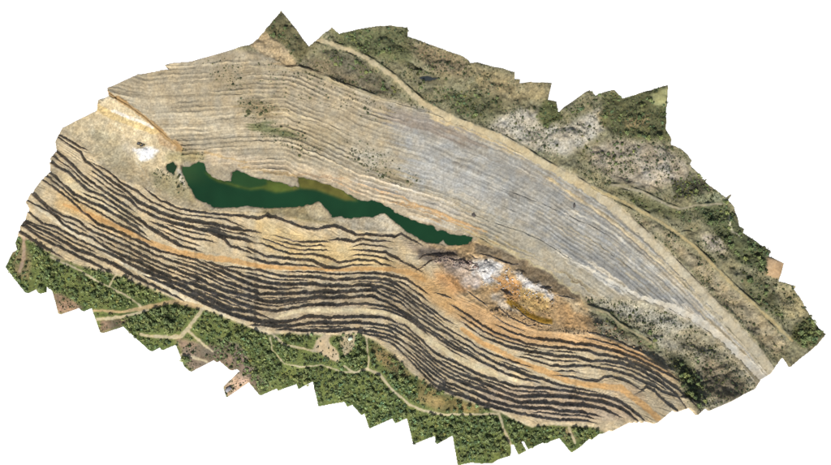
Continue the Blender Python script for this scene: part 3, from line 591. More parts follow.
# lake basin: banks meet the water line at z = 0.6, bed below
LZ = .6
def sdist(poly, u, v, rmax=14):
    p = np.asarray(poly, float); best = np.full(u.shape, 1e9)
    for a, b in zip(p, np.roll(p, -1, 0)):
        d = b - a; t = np.clip(((u - a[0]) * d[0] + (v - a[1]) * d[1]) / (d @ d), 0, 1)
        best = np.minimum(best, (u - a[0] - t * d[0]) ** 2 + (v - a[1] - t * d[1]) ** 2)
    return np.sqrt(best) * np.where(inside(poly, u, v), -1, 1)
wet = np.zeros(U.shape)
def carve(poly, level, reach=10):
    p = np.asarray(poly)
    i = np.where((U > p[:, 0].min() - reach) & (U < p[:, 0].max() + reach) & (V > p[:, 1].min() - reach) & (V < p[:, 1].max() + reach))
    s = sdist(poly, U[i] + 1.5 * fbm(X[i] / 9, Y[i] / 9, 111, 4), V[i] + 1.5 * fbm(X[i] / 9, Y[i] / 9, 112, 4))
    wet[i] = np.maximum(wet[i], np.clip(1.0 - s / 1.6, 0, 1))
    t = np.clip(s / reach, 0, 1)
    z = Z[i]
    bank = level + .15 + np.minimum(s * PXM * .30, 8)
    z2 = np.where(s > 0, np.where(z < bank, np.maximum(z, level + .15 + s * .15), bank + (z - bank) * t ** .7), level + np.maximum(s * PXM * .45, -9) - .1)
    Z[i] = z2
carve(LAKE, LZ)
for nm, poly, lv, col in PONDS:
    cxy = np.mean(poly, 0); x_, y_, z_ = to_world(cxy[0], cxy[1]); carve(poly, float(z_) - 1.5, 6)

def height(x, y): return bil(Z, (np.asarray(x) - gx[0]) / CELL, (np.asarray(y) - gy[0]) / CELL)

# albedo
var = 1 + .10 * fbm(X / 18, Y / 18, 120, 4) + .10 * fbm(X / 3.2, Y / 3.2, 121, 2)
C = C * (1 + sm * (.15 * band))[..., None]
C = C * np.where(L == 2, 1 + .05 * vn(q * 9, U / 40, 34), 1)[..., None]
C = C * var[..., None]
patch = np.clip(.5 + 1.4 * fbm(X / 34, Y / 34, 16, 4), 0, 1)
C = np.where((L == 5)[..., None], C * (1.16 - .26 * patch)[..., None] * (1 + np.array((.10, .02, .04)) * (1 - patch)[..., None]), C)
C = C * (1 - .32 * wet * (.6 + .8 * np.clip(fbm(X / 14, Y / 14, 113, 2) + .3, 0, 1)))[..., None]
wallm = (L == 1) | (L == 106) | (L == 107) | (L == 108) | (L == 109)
bst = vn(BRUN * 3.1, U / 22, 181) * .5 + vn(BRUN * 7.3, U / 14, 182) * .45 + vn(X / 2.6, Y / 2.6, 183) * .35
C = C * np.where(wallm, 1 + .14 * bst, 1)[..., None]
spk = vn(X / 2.3, Y / 2.3, 184) + .6 * vn(X / 5.1, Y / 5.1, 185)
C = C * (1 + np.select([L == 0, L == 2, L == 3, L == 4, L == 6, L == 7], [.06, .06, .12, .14, .12, .14], .03) * spk)[..., None]
warm = fbm(X / 14, Y / 14, 130, 3)
C[..., 0] *= 1 + .03 * warm; C[..., 2] *= 1 - .05 * warm
ROCK = np.array((184, 158, 130.0)); ROCK2 = np.array((164, 150, 136.0))
face = (bench_id >= 0)
rk = ROCK + (ROCK2 - ROCK) * np.clip(.5 + fbm(X / 60, Y / 60, 140, 2) * 1.2 + np.where(V > 272, .25, -.25), 0, 1)[..., None]
rk = rk * (1 + .4 * fbm(X / 3, Y / 3, 141, 2) + .35 * fbm(X / 16, Y / 16, 142, 3))[..., None]
C = np.where(face[..., None], C * .15 + rk * .85, C)
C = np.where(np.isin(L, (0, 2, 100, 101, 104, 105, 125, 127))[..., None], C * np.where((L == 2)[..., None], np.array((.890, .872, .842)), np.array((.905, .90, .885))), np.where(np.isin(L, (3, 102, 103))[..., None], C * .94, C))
lum = (C * np.array((.3, .55, .15))).sum(-1, keepdims=True)
C = lum + (C - lum) * np.where(wallm | (L == 7), 1.06, np.where((L == 3) | (L == 4) | (L == 5), 1.02, .92))[..., None]; C = C * np.array((.985, 1.0, 1.005))
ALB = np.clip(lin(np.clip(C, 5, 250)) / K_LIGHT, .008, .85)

# ------------------------------------------------------------------ materials
def nodes_of(name):
    m = bpy.data.materials.new(name); m.use_nodes = True
    return m, m.node_tree.nodes, m.node_tree.links, m.node_tree.nodes['Principled BSDF']
def ground_mat(name, fine=.6, amount=.25, bump=.5, rough=.95):
    m, N, K, b = nodes_of(name)
    at = N.new('ShaderNodeAttribute'); at.attribute_name = 'albedo'
    tc = N.new('ShaderNodeTexCoord'); nz = N.new('ShaderNodeTexNoise'); nz.inputs['Scale'].default_value = fine; nz.inputs['Detail'].default_value = 5; nz.inputs['Roughness'].default_value = .65
    K.new(tc.outputs['Object'], nz.inputs['Vector'])
    mr = N.new('ShaderNodeMapRange'); mr.inputs[1].default_value = .3; mr.inputs[2].default_value = .7; mr.inputs[3].default_value = 1 - amount; mr.inputs[4].default_value = 1 + amount
    K.new(nz.outputs[0], mr.inputs[0])
    mx = N.new('ShaderNodeMix'); mx.data_type = 'RGBA'; mx.blend_type = 'MULTIPLY'; mx.inputs[0].default_value = 1
    K.new(at.outputs['Color'], mx.inputs[6]); K.new(mr.outputs[0], mx.inputs[7]); K.new(mx.outputs[2], b.inputs['Base Color'])
    bp = N.new('ShaderNodeBump'); bp.inputs['Strength'].default_value = bump; bp.inputs['Distance'].default_value = .6
    K.new(nz.outputs[0], bp.inputs['Height']); K.new(bp.outputs[0], b.inputs['Normal'])
    b.inputs['Roughness'].default_value = rough; b.inputs['Specular IOR Level'].default_value = .15
    return m
M_SAND = ground_mat('dusty_bench_ground', .5, .16)
M_FACE = ground_mat('dark_broken_rock', .7, .35, .9)
M_SLOPE = ground_mat('layered_tan_rock', .4, .15)
M_GREY = ground_mat('grey_crushed_rock', .4, .10)
M_SCRUB = ground_mat('stony_scrub_ground', .35, .28, .7)
M_WOOD = ground_mat('grassy_wood_floor', .35, .30, .7)
M_ROAD = ground_mat('packed_dirt', .5, .10, .25)
def plain(name, c, rough=.8, nscale=2.0, amount=.15):
    m, N, K, b = nodes_of(name)
    tc = N.new('ShaderNodeTexCoord'); nz = N.new('ShaderNodeTexNoise'); nz.inputs['Scale'].default_value = nscale
    K.new(tc.outputs['Object'], nz.inputs['Vector'])
    cr = N.new('ShaderNodeValToRGB')
    cr.color_ramp.elements[0].position = .3; cr.color_ramp.elements[1].position = .7
    cr.color_ramp.elements[0].color = tuple(q * (1 - amount) for q in c) + (1,); cr.color_ramp.elements[1].color = tuple(min(1, q * (1 + amount)) for q in c) + (1,)
    K.new(nz.outputs[0], cr.inputs[0]); K.new(cr.outputs[0], b.inputs['Base Color']); b.inputs['Roughness'].default_value = rough
    return m

# ------------------------------------------------------------------ mesh builders
def mesh_obj(name, co, quads, mat, parent=None, alb=None, tris=None):
    me = bpy.data.meshes.new(name)
    nv = len(co); me.vertices.add(nv); me.vertices.foreach_set('co', np.asarray(co, np.float32).ravel())
    polys = []
    if quads is not None and len(quads): polys.append((np.asarray(quads), 4))
    if tris is not None and len(tris): polys.append((np.asarray(tris), 3))
    nl = sum(p.size for p, _ in polys); npoly = sum(len(p) for p, _ in polys)
    me.loops.add(nl); me.polygons.add(npoly)
    me.loops.foreach_set('vertex_index', np.concatenate([p.ravel() for p, _ in polys]).astype(np.int32))
    tot = np.concatenate([np.full(len(p), k) for p, k in polys]).astype(np.int32)
    me.polygons.foreach_set('loop_start', np.concatenate([[0], np.cumsum(tot)[:-1]]).astype(np.int32))
    me.update(calc_edges=True)
    if alb is not None:
        a = me.color_attributes.new('albedo', 'FLOAT_COLOR', 'POINT')
        rgba = np.ones((nv, 4), np.float32); rgba[:, :3] = alb; a.data.foreach_set('color', rgba.ravel())
    me.materials.append(mat)
    o = bpy.data.objects.new(name, me); COL.objects.link(o); o.parent = parent
    return o
def tag(o, label=None, cat=None, group=None, kind=None):
    for k, v in (('label', label), ('category', cat), ('group', group), ('kind', kind)):
        if v: o[k] = v
    return o
def empty(name, loc, rz=0):
    o = bpy.data.objects.new(name, None); COL.objects.link(o); o.location = loc; o.rotation_euler = (0, 0, rz); return o

# white sheet far below: the survey model stands clear above it
s = 60000.0
sheet = mesh_obj('ground', [(-s, -s, -2000), (s, -s, -2000), (s, s, -2000), (-s, s, -2000)], [(0, 1, 2, 3)], plain('white_sheet', (.86, .86, .86), 1, .001, .005))
tag(sheet, 'plain white ground sheet lying far beneath the cut out quarry terrain', 'ground', kind='structure')

# cells of the grid -> objects by kind of ground
cell = keep[:-1, :-1] & keep[1:, :-1] & keep[:-1, 1:] & keep[1:, 1:]
cl = L[:-1, :-1].copy(); cb = bench_id[:-1, :-1]
cl[(cl < 0)] = 0
idx = np.arange(NX * NY).reshape(NY, NX)
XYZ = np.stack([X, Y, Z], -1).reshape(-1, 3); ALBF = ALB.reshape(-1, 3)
# skirt around the cut: boundary edges per cell side
pad = np.pad(cell, 1)
skirt_dirs = [((0, 0), (0, 1), pad[:-2, 1:-1]), ((0, 1), (1, 1), pad[1:-1, 2:]), ((1, 1), (1, 0), pad[2:, 1:-1]), ((1, 0), (0, 0), pad[1:-1, :-2])]
def cells_obj(name, mask, mat, parent=None, skirt=True):
    jj, ii = np.where(mask & cell)
    if len(jj) == 0: return None
    quads = np.stack([idx[jj, ii], idx[jj, ii + 1], idx[jj + 1, ii + 1], idx[jj + 1, ii]], 1)
    used, inv = np.unique(quads, return_inverse=True); quads = inv.reshape(quads.shape)
    co = XYZ[used]; al = ALBF[used]
    extra = []
    if skirt:
        lo = {}
        for (a, b, nb) in skirt_dirs:
            mm = mask & cell & ~nb
            j2, i2 = np.where(mm)
            if len(j2): extra.append(np.stack([idx[j2 + a[0], i2 + a[1]], idx[j2 + b[0], i2 + b[1]]], 1))
        if extra:
            e = np.concatenate(extra); e = np.searchsorted(used, e)
            eu, einv = np.unique(e, return_inverse=True); einv = einv.reshape(e.shape)
            low = co[eu].copy(); low[:, 2] -= 18
            base = len(co); co = np.concatenate([co, low]); al = np.concatenate([al, al[eu]])
            quads = np.concatenate([quads, np.stack([e[:, 1], e[:, 0], base + einv[:, 0], base + einv[:, 1]], 1)])
    return mesh_obj(name, co, quads, mat, parent, al)
isface = cb >= 0
terr = cells_obj('terraced_slope', (cl == 1) & ~isface, M_SAND)
tag(terr, 'cream and orange terraced quarry wall with dark bench faces below the lake', 'quarry wall', kind='structure')
for k in range(len(BENCHES)):
    cells_obj('rock_face', isface & (cb == k), M_FACE, terr)
for k, nm, lb, mt in ((0, 'far_slope', 'tan layered quarry slope rising above the green lake', M_SLOPE), (2, 'grey_slope', 'grey crushed rock slope right of the tan layered slope', M_GREY),
                      (3, 'hillside', 'scrubby brown hills along the top and right beyond the ridge road', M_SCRUB), (4, 'scrub_slope', 'stony scrub covered slope at the lower right below the grey slope', M_SCRUB),
                      (5, 'wood_floor', 'green wooded ground along the bottom below the terraced wall', M_WOOD), (6, 'quarry_floor', 'pale dusty plateau and shore at the left end of the lake', M_SAND),
                      (7, 'quarry_basin', 'orange and white rubble basin at the right end of the lake', M_SAND), (90, 'clearing', 'bare sandy clearing in the wood with a small shed', M_ROAD),
                      (91, 'ploughed_field', 'small brown bare field jutting from the right edge', M_ROAD), (92, 'grass_field', 'pale green field at the top right corner tip', M_ROAD)):
    o = cells_obj(nm, (cl == k) & ~isface, mt)
    if o: tag(o, lb, nm.replace('_', ' '), kind='structure')
for i, (lb, pts, wd) in enumerate(ROADS):
    o = cells_obj('dirt_road', (cl == 100 + i) & ~isface, M_ROAD)
    if o: tag(o, lb, 'dirt road', 'dirt roads and tracks of the quarry', 'structure')

# ------------------------------------------------------------------ water
def water_mat(name, alb=True, c=None):
    m, N, K, b = nodes_of(name)
    if alb:
        at = N.new('ShaderNodeAttribute'); at.attribute_name = 'albedo'; K.new(at.outputs['Color'], b.inputs['Base Color'])
    tc = N.new('ShaderNodeTexCoord'); nz = N.new('ShaderNodeTexNoise'); nz.inputs['Scale'].default_value = .35; nz.inputs['Detail'].default_value = 3
    K.new(tc.outputs['Object'], nz.inputs['Vector'])
    bp = N.new('ShaderNodeBump'); bp.inputs['Strength'].default_value = .12; bp.inputs['Distance'].default_value = .3
    K.new(nz.outputs[0], bp.inputs['Height']); K.new(bp.outputs[0], b.inputs['Normal'])
    b.inputs['Roughness'].default_value = .18; b.inputs['IOR'].default_value = 1.33
    return m
M_WATER = water_mat('green_pit_water')
smap = np.zeros((MH, MW))
for p in SHALLOW:
    w_, m = polymask(p, 2.0); smap[w_] = np.maximum(smap[w_], m)
def water(name, poly, level, main, label, cat, extra=4.0):
    p = np.asarray(poly, float)
    wx, wy = ray_plan(p[:, 0], p[:, 1], level)
    xs = np.arange(wx.min() - 14, wx.max() + 14, 2.4); ys = np.arange(wy.min() - 14, wy.max() + 14, 2.4)
    gx_, gy_ = np.meshgrid(xs, ys); u, v = plan(gx_, gy_, level)
    sd_ = sdist(poly, u, v)
    ok = sd_ < extra
    c4 = ok[:-1, :-1] & ok[1:, :-1] & ok[:-1, 1:] & ok[1:, 1:]
    ii = np.arange(gx_.size).reshape(gx_.shape); jj, kk = np.where(c4)
    qd = np.stack([ii[jj, kk], ii[jj, kk + 1], ii[jj + 1, kk + 1], ii[jj + 1, kk]], 1)
    used, inv = np.unique(qd, return_inverse=True)
    co = np.stack([gx_.ravel(), gy_.ravel(), np.full(gx_.size, level)], 1)[used]
    col = np.zeros((gx_.size, 3)); col[:] = main
    if name == 'lake':
        uu, vv = u.ravel(), v.ravel()
        d = np.clip((212 - uu) / 22, 0, 1) * np.clip((188 - vv) / 10, 0, 1); col += (np.array((48, 78, 46)) - col) * d[:, None]
        sh = bil(smap, uu * MS - .5, vv * MS - .5)
        sc = np.where((uu > 293)[:, None], np.array((104, 102, 50)), np.array((84, 98, 44))) * (1 + .18 * fbm(gx_.ravel() / 12, gy_.ravel() / 12, 160, 3))[:, None]
        col += (sc - col) * sh[:, None]
        d2_ = (inside([(231,171),(245,172),(268,180),(262,187),(245,187),(232,184)], uu, vv)) * (1 - sh * .6); col += (np.array((46, 76, 42)) - col) * (d2_ * .85)[:, None]
        col *= (1 + .10 * fbm(gx_.ravel() / 40, gy_.ravel() / 40, 161, 3))[:, None]
    a = lin(np.clip(col, 2, 250)) / K_LIGHT
    o = mesh_obj(name, co, inv.reshape(qd.shape), M_WATER, None, a[used])
    return tag(o, label, cat, kind='structure')
water('lake', LAKE, LZ, (28, 64, 40), 'long dark green pit lake with olive shallows', 'lake')
for (nm, poly, lv, col), lb in zip(PONDS, ('small dark green pond beside the left tip of the lake', 'dark blue grey pond among the shrubs above the ridge road')):
    cxy = np.mean(poly, 0); x_, y_, z_ = to_world(cxy[0], cxy[1])
    water(nm, poly, float(z_) - 1.5, col, lb, 'pond', 2.0)

# ------------------------------------------------------------------ trees and shrubs
def leaf_mat(name, by_object):
    m, N, K, b = nodes_of(name)
    at = N.new('ShaderNodeAttribute'); at.attribute_name = 'albedo'
    mx = N.new('ShaderNodeMix'); mx.data_type = 'RGBA'; mx.blend_type = 'MULTIPLY'; mx.inputs[0].default_value = 1
    K.new(at.outputs['Color'], mx.inputs[6])
    if by_object:
        oi = N.new('ShaderNodeObjectInfo'); cr = N.new('ShaderNodeValToRGB')
        e = cr.color_ramp.elements; e[0].color = (.55, .62, .6, 1); e[1].color = (1.45, 1.28, 1.1, 1); e.new(.5).color = (1, 1, 1, 1)
        K.new(oi.outputs['Random'], cr.inputs[0]); K.new(cr.outputs[0], mx.inputs[7])
    else: mx.inputs[7].default_value = (1, 1, 1, 1)
    K.new(mx.outputs[2], b.inputs['Base Color']); b.inputs['Roughness'].default_value = .75; b.inputs['Specular IOR Level'].default_value = .25
    return m
M_LEAF = leaf_mat('tree_leaves', True); M_LEAFS = leaf_mat('woodland_leaves', False)
M_BARK = plain('bark', (.10, .075, .05), .9, 3, .3)
GREEN = np.array((.170, .215, .088)); OLIVE = np.array((.088, .105, .050))
def crown(nq, rs, low, seed, size):
    g = np.random.default_rng(seed)
    d = g.normal(size=(nq, 3)); d /= np.linalg.norm(d, axis=1)[:, None]; d[:, 2] = np.where(d[:, 2] < -.35, -d[:, 2], d[:, 2])
    lobes = 1 + .22 * np.sin(3 * np.arctan2(d[:, 1], d[:, 0]) + seed) + .12 * np.sin(5 * np.arctan2(d[:, 1], d[:, 0]) - seed)
    r = (.55 + .45 * g.random(nq) ** .5) * lobes
    c = d * r[:, None] * np.array(rs); c[:, 2] += low + rs[2] * .6
    nrm = d * .8 + g.normal(size=(nq, 3)) * .45; nrm /= np.linalg.norm(nrm, axis=1)[:, None]
    a = np.cross(nrm, g.normal(size=(nq, 3))); a /= np.linalg.norm(a, axis=1)[:, None]; b = np.cross(nrm, a)
    s_ = size * (.6 + .8 * g.random((nq, 1)))
    co = np.stack([c + a * s_, c + b * s_ * .8, c - a * s_, c - b * s_ * .8], 1).reshape(-1, 3)
    qd = np.arange(nq * 4).reshape(-1, 4)
    sh = np.repeat(.72 + .56 * g.random(nq), 4)
    return co, qd, sh
def trunk(h, r):
    co = []; qd = []
    lev = [(0, r * 1.3, 0, 0), (h * .45, r, .1, .05), (h, r * .5, .25, -.1)]
    for z, rr, ox, oy in lev:
        for k in range(6): co.append((ox + rr * math.cos(k * 1.047), oy + rr * math.sin(k * 1.047), z))
    for l in range(2):
        for k in range(6): qd.append((l * 6 + k, l * 6 + (k + 1) % 6, l * 6 + 6 + (k + 1) % 6, l * 6 + 6 + k))
    for a_, z0 in ((.6, .5), (2.7, .6), (4.6, .7)):            # limbs
        b0 = len(co); dx, dy = math.cos(a_), math.sin(a_)
        for t_, rr in ((0, r * .5), (1, r * .2)):
            for k in range(3): co.append((.15 + dx * t_ * h * .35 + rr * math.cos(k * 2.09) * dy, dy * t_ * h * .35 - rr * math.cos(k * 2.09) * dx, h * z0 + t_ * h * .28 + rr * math.sin(k * 2.09)))
        for k in range(3): qd.append((b0 + k, b0 + (k + 1) % 3, b0 + 3 + (k + 1) % 3, b0 + 3 + k))
    return np.array(co), np.array(qd)
NVAR = 6
protos = []
for s_ in range(NVAR):
    co, qd, sh = crown(150, (3.6, 3.6, 2.5), 1.6, 10 + s_, .85)
    oc = mesh_obj('crown', co, qd, M_LEAF, None, GREEN * sh[:, None]); tco, tq = trunk(4.6, .32)
    ot = mesh_obj('trunk', tco, tq, M_BARK); protos.append((oc.data, ot.data)); bpy.data.objects.remove(oc); bpy.data.objects.remove(ot)
shrub_protos = []
for s_ in range(4):
    co, qd, sh = crown(60, (1.9, 1.9, 1.4), .2, 40 + s_, .62)
    oc = mesh_obj('shrub', co, qd, M_LEAF, None, OLIVE * sh[:, None]); shrub_protos.append(oc.data); bpy.data.objects.remove(oc)
light_crowns = [crown(34, (3.5, 3.5, 2.2), .8, 60 + s_, 1.45) for s_ in range(4)]
light_shrubs = [crown(16, (1.8, 1.8, 1.3), .2, 70 + s_, .95) for s_ in range(3)]

tden = np.zeros((MH, MW)); sden = np.zeros((MH, MW))
def dens(arr, pts, val, feather=4):
    w_, m = polymask(pts, feather); arr[w_] = arr[w_] * (1 - m) + val * m
# woods along the bottom
dens(tden, WOOD, .95, 2); dens(sden, WOOD, .45, 2)
dens(tden, [(420,378),(440,393),(482,408),(482,413),(440,412),(415,400)], .10, 3); dens(sden, [(420,378),(440,393),(482,408),(482,413),(440,412),(415,400)], .5, 3)
dens(tden, [(370,342),(390,352),(414,380),(400,384),(376,360)], .4, 3)
dens(tden, [(175,338),(215,342),(232,352),(262,394),(245,384),(222,372),(190,371)], .12, 3)
dens(tden, [(222,384),(240,372),(250,380),(228,398)], 0, 1)
dens(tden, [(52,290),(66,295),(88,308),(58,314)], .05, 1); dens(tden, [(96,312),(146,310),(122,327),(100,333)], .12, 2)
dens(tden, [(14,262),(18,240),(32,240),(34,285),(20,285)], .3, 3)
for c in CLEARINGS: dens(tden, c, 0, .8)
# scrub and hills
dens(sden, HILLS, .56, 4); dens(sden, SCRUB, .62, 4)
for p, t_, s_ in (([(264,31),(280,10),(310,48),(300,62),(285,45)], .35, .6), ([(330,30),(362,28),(408,28),(412,62),(385,60),(345,46)], .5, .6),
                  ([(320,48),(352,56),(385,78),(400,96),(370,84),(335,66)], .25, .7), ([(440,92),(500,94),(506,112),(480,122),(455,112)], .4, .8), ([(408,66),(440,70),(450,90),(430,98),(410,84)], .35, .8),
                  ([(545,98),(558,100),(564,118),(545,130),(536,116)], .7, .5), ([(560,110),(590,88),(600,96),(575,116)], .5, .6), ([(604,92),(668,86),(672,142),(640,142),(612,134),(600,122)], .6, .6),
                  ([(672,182),(700,174),(712,188),(704,196),(676,198)], .6, .8), ([(612,188),(660,203),(690,212),(690,222),(650,212)], .15, .7),
                  ([(690,204),(728,202),(740,226),(772,250),(768,272),(740,262),(722,240)], .55, .6), ([(795,325),(812,315),(828,334),(805,350),(790,340)], .5, .6), ([(742,272),(765,278),(785,318),(775,320),(750,298)], .35, .6),
                  ([(668,352),(690,360),(702,384),(706,412),(690,402),(680,382)], .35, .7), ([(588,305),(612,312),(640,332),(668,354),(650,350),(612,326)], .12, .7), ([(620,305),(690,335),(720,380),(690,370),(640,330)], .04, .6), ([(576,150),(610,134),(640,140),(640,160),(600,172)], .10, .7)):
    dens(tden, p, min(.78, t_ * 1.5), 3); dens(sden, p, s_, 3)
for p, v in (([(650,94),(668,86),(667,105),(654,105)], 0), ([(768,256),(785,263),(779,279),(767,275)], .02), ([(249,45),(265,31),(276,38),(290,52),(303,72),(285,66),(262,54)], .03)):
    dens(tden, p, 0, 1); dens(sden, p, v, 1)
dens(sden, [(615,205),(660,235),(700,275),(745,325),(775,355),(790,345),(750,302),(700,258),(655,225)], .30, 3)
# sparse bushes on the tan slope
for p, v in (([(200,62),(260,56),(330,82),(400,110),(380,120),(300,100),(220,92)], .22), ([(236,99),(262,99),(300,118),(310,145),(330,150),(300,155),(255,132)], .5), ([(340,130),(380,150),(425,182),(420,188),(380,178),(350,160)], .34), ([(170,150),(205,150),(205,160),(180,163)], .5), ([(150,168),(180,172),(190,188),(172,196),(155,186)], .35), ([(296,60),(345,66),(398,100),(370,91),(300,70)], .5)):
    dens(sden, p, v, 3)
blank = np.maximum(road_free, 0)
lk, lm = polymask(LAKE, 1); blank[lk] = np.maximum(blank[lk], lm)
for nm, poly, lv, col in PONDS: lk, lm = polymask(poly, 1.5); blank[lk] = np.maximum(blank[lk], np.clip(lm * 2, 0, 1))

def scatter(arr, spacing, seed, edge=1.0):
    g = np.random.default_rng(seed)
    xs, ys = np.meshgrid(np.arange(-850, 850, spacing), np.arange(-490, 490, spacing))
    xs = (xs + g.uniform(-.5, .5, xs.shape) * spacing).ravel(); ys = (ys + g.uniform(-.5, .5, ys.shape) * spacing).ravel()
    z = height(xs, ys); u, v = plan(xs, ys, z)
    ok = inside(OUTLINE, u, v)
    xs, ys, z, u, v = (a[ok] for a in (xs, ys, z, u, v))
    dn = bil(arr, u * MS - .5, v * MS - .5) * (1 - bil(blank, u * MS - .5, v * MS - .5))
    clump = np.clip(.5 + 1.6 * fbm(xs / 34, ys / 34, seed + 5, 4), 0, 1)
    pr = dn * np.where(dn > .8, np.clip(.6 + 1.0 * clump, 0, 1), .15 + 1.7 * clump)
    ok = g.random(len(xs)) < pr
    bi = bench_id[np.clip(((ys - gy[0]) / CELL).astype(int), 0, NY - 1), np.clip(((xs - gx[0]) / CELL).astype(int), 0, NX - 1)]
    ok &= bi < 0
    kk = np.where(ok)[0]; ok[kk] &= sdist(OUTLINE, u[kk], v[kk]) < -edge
    return xs[ok], ys[ok], z[ok], u[ok], v[ok], g
def zone_label(u, v):
    if v > 230 and u < 205: return ('green tree in the left wood between the benches and the forked junction', 'trees of the left wood')
    if v > 300 and u < 345 and v > 308: return ('green tree in the middle wood below the dark lower benches', 'trees of the middle wood')
    if v > 330 and u < 500: return ('green tree in the wood around the curving forest road', 'trees around the forest road')
    if v > 400: return ('green tree in the small wood right of the forest road fork', 'trees right of the road fork')
    if u < 315: return ('tree on the pointed hill at the top left', 'trees of the pointed hill')
    if u < 520: return ('tree on the hill beyond the ridge road', 'trees beyond the ridge road')
    if v < 200: return ('tree in the dark grove on the top right hill', 'trees of the top right hill')
    return ('tree on the right hand scrub slopes', 'trees of the right hand slopes')
def shrub_label(u, v):
    if u < 430 and v < 200 and not (u > 300 and v < 100): return ('small dark bush on the tan layered slope', 'bushes on the tan slope')
    if v < 200 and u < 520: return ('olive shrub on the hill beyond the ridge road', 'shrubs beyond the ridge road')
    if v < 200: return ('dark shrub dotting the pale top right hillside', 'shrubs on the top right hillside')
    if u > 585 and v > 295 and u < 760: return ('grey green shrub on the lower right scrub slope', 'shrubs of the scrub slope')
    if u > 585: return ('olive shrub beside the narrow yellowish track on the right', 'shrubs beside the yellowish track')
    if 410 < u < 486 and 374 < v < 414: return ('low shrub on the brownish grassy strip above the forest road bend', 'shrubs of the grassy strip')
    if v > 225: return ('low shrub between the trees of the lower woods', 'undergrowth of the lower woods')
    return ('small bush on the quarry ground beside the lake', 'bushes beside the lake')
def stuff_mesh(name, sel, xs, ys, z, sc, rot, tintv, base, kinds, label, cat):
    cos, qds, als = [], [], []; off = 0
    var_ = np.random.default_rng(3).integers(0, len(kinds), len(xs))
    for k, (co, qd, sh) in enumerate(kinds):
        i = np.array([q for q in sel if var_[q] == k], int)
        if len(i) == 0: continue
        c, s_ = np.cos(rot[i])[:, None], np.sin(rot[i])[:, None]
        px_ = (co[None, :, 0] * c - co[None, :, 1] * s_) * sc[i][:, None] + xs[i][:, None]
        py_ = (co[None, :, 0] * s_ + co[None, :, 1] * c) * sc[i][:, None] + ys[i][:, None]
        pz_ = co[None, :, 2] * sc[i][:, None] + z[i][:, None] - .2
        cos.append(np.stack([px_, py_, pz_], -1).reshape(-1, 3))
        qds.append((qd[None] + (np.arange(len(i)) * len(co))[:, None, None]).reshape(-1, 4) + off); off += len(i) * len(co)
        als.append((base[None, None] * sh[None, :, None] * tintv[i][:, None, :]).reshape(-1, 3))
    o = mesh_obj(name, np.concatenate(cos), np.concatenate(qds), M_LEAFS, None, np.concatenate(als))
    return tag(o, label, cat, kind='stuff')
def tints(g, n, xs, ys):
    t = np.clip(1.08 + .34 * g.normal(size=n) + .5 * fbm(xs / 40, ys / 40, 171, 3), .4, 2.0)
    y_ = .1 * g.normal(size=n) + .12 * fbm(xs / 60, ys / 60, 172, 2)
    return np.stack([t * (1 + y_), t, t * (1 - y_)], 1)

tx, ty, tz, tu, tv, g = scatter(tden, 5.6, 11, 1.3)
tsc = np.clip((.66 * np.exp(.40 * g.normal(size=len(tx)))), .28, 1.7) * np.where(tv > 235, 1, .78); trot = g.uniform(0, 6.28, len(tx)); ttint = tints(g, len(tx), tx, ty)
order = np.argsort(-tsc); solo = order[:300]; rest = np.setdiff1d(np.arange(len(tx)), solo)
for n_, k in enumerate(solo):
    r = empty('tree', (tx[k], ty[k], tz[k] - .2), trot[k]); r.scale = (tsc[k],) * 3
    lb, gp = zone_label(tu[k], tv[k]); tag(r, lb, 'tree', gp)
    for d_, nm in zip(protos[n_ % NVAR], ('crown', 'trunk')):
        o = bpy.data.objects.new(nm, d_); COL.objects.link(o); o.parent = r
lo_w = [k for k in rest if tv[k] > 230 and (tu[k] < 600 and tv[k] > np.interp(tu[k], [p[0] for p in FOREST_RIM], [p[1] for p in FOREST_RIM]) - 4)]
hi_w = np.setdiff1d(rest, lo_w)
stuff_mesh('woodland', lo_w, tx, ty, tz, tsc, trot, ttint, GREEN, light_crowns, 'dense green woodland along the bottom below the terraced wall', 'woodland')
stuff_mesh('hill_trees', hi_w, tx, ty, tz, tsc, trot, ttint, GREEN * .7, light_crowns, 'scattered small trees of the hills along the top and right', 'trees')
sx, sy, sz, su, sv, g = scatter(sden, 3.7, 23, .7)
ssc = np.clip(.50 * np.exp(.45 * g.normal(size=len(sx))), .22, 1.6); srot = g.uniform(0, 6.28, len(sx)); stint = tints(g, len(sx), sx, sy)
order = np.argsort(-ssc); solo = order[:300]; rest = np.setdiff1d(np.arange(len(sx)), solo)
for n_, k in enumerate(solo):
    o = bpy.data.objects.new('shrub', shrub_protos[n_ % 4]); COL.objects.link(o)
    o.location = (sx[k], sy[k], sz[k] - .1); o.rotation_euler = (0, 0, srot[k]); o.scale = (ssc[k],) * 3
    lb, gp = shrub_label(su[k], sv[k]); tag(o, lb, 'shrub', gp)
stuff_mesh('scrub', rest, sx, sy, sz, ssc, srot, stint, OLIVE, light_shrubs, 'low olive scrub scattered over the hills and stony slopes', 'scrub')
print('trees', len(tx), 'shrubs', len(sx), 'cells', int(cell.sum()))

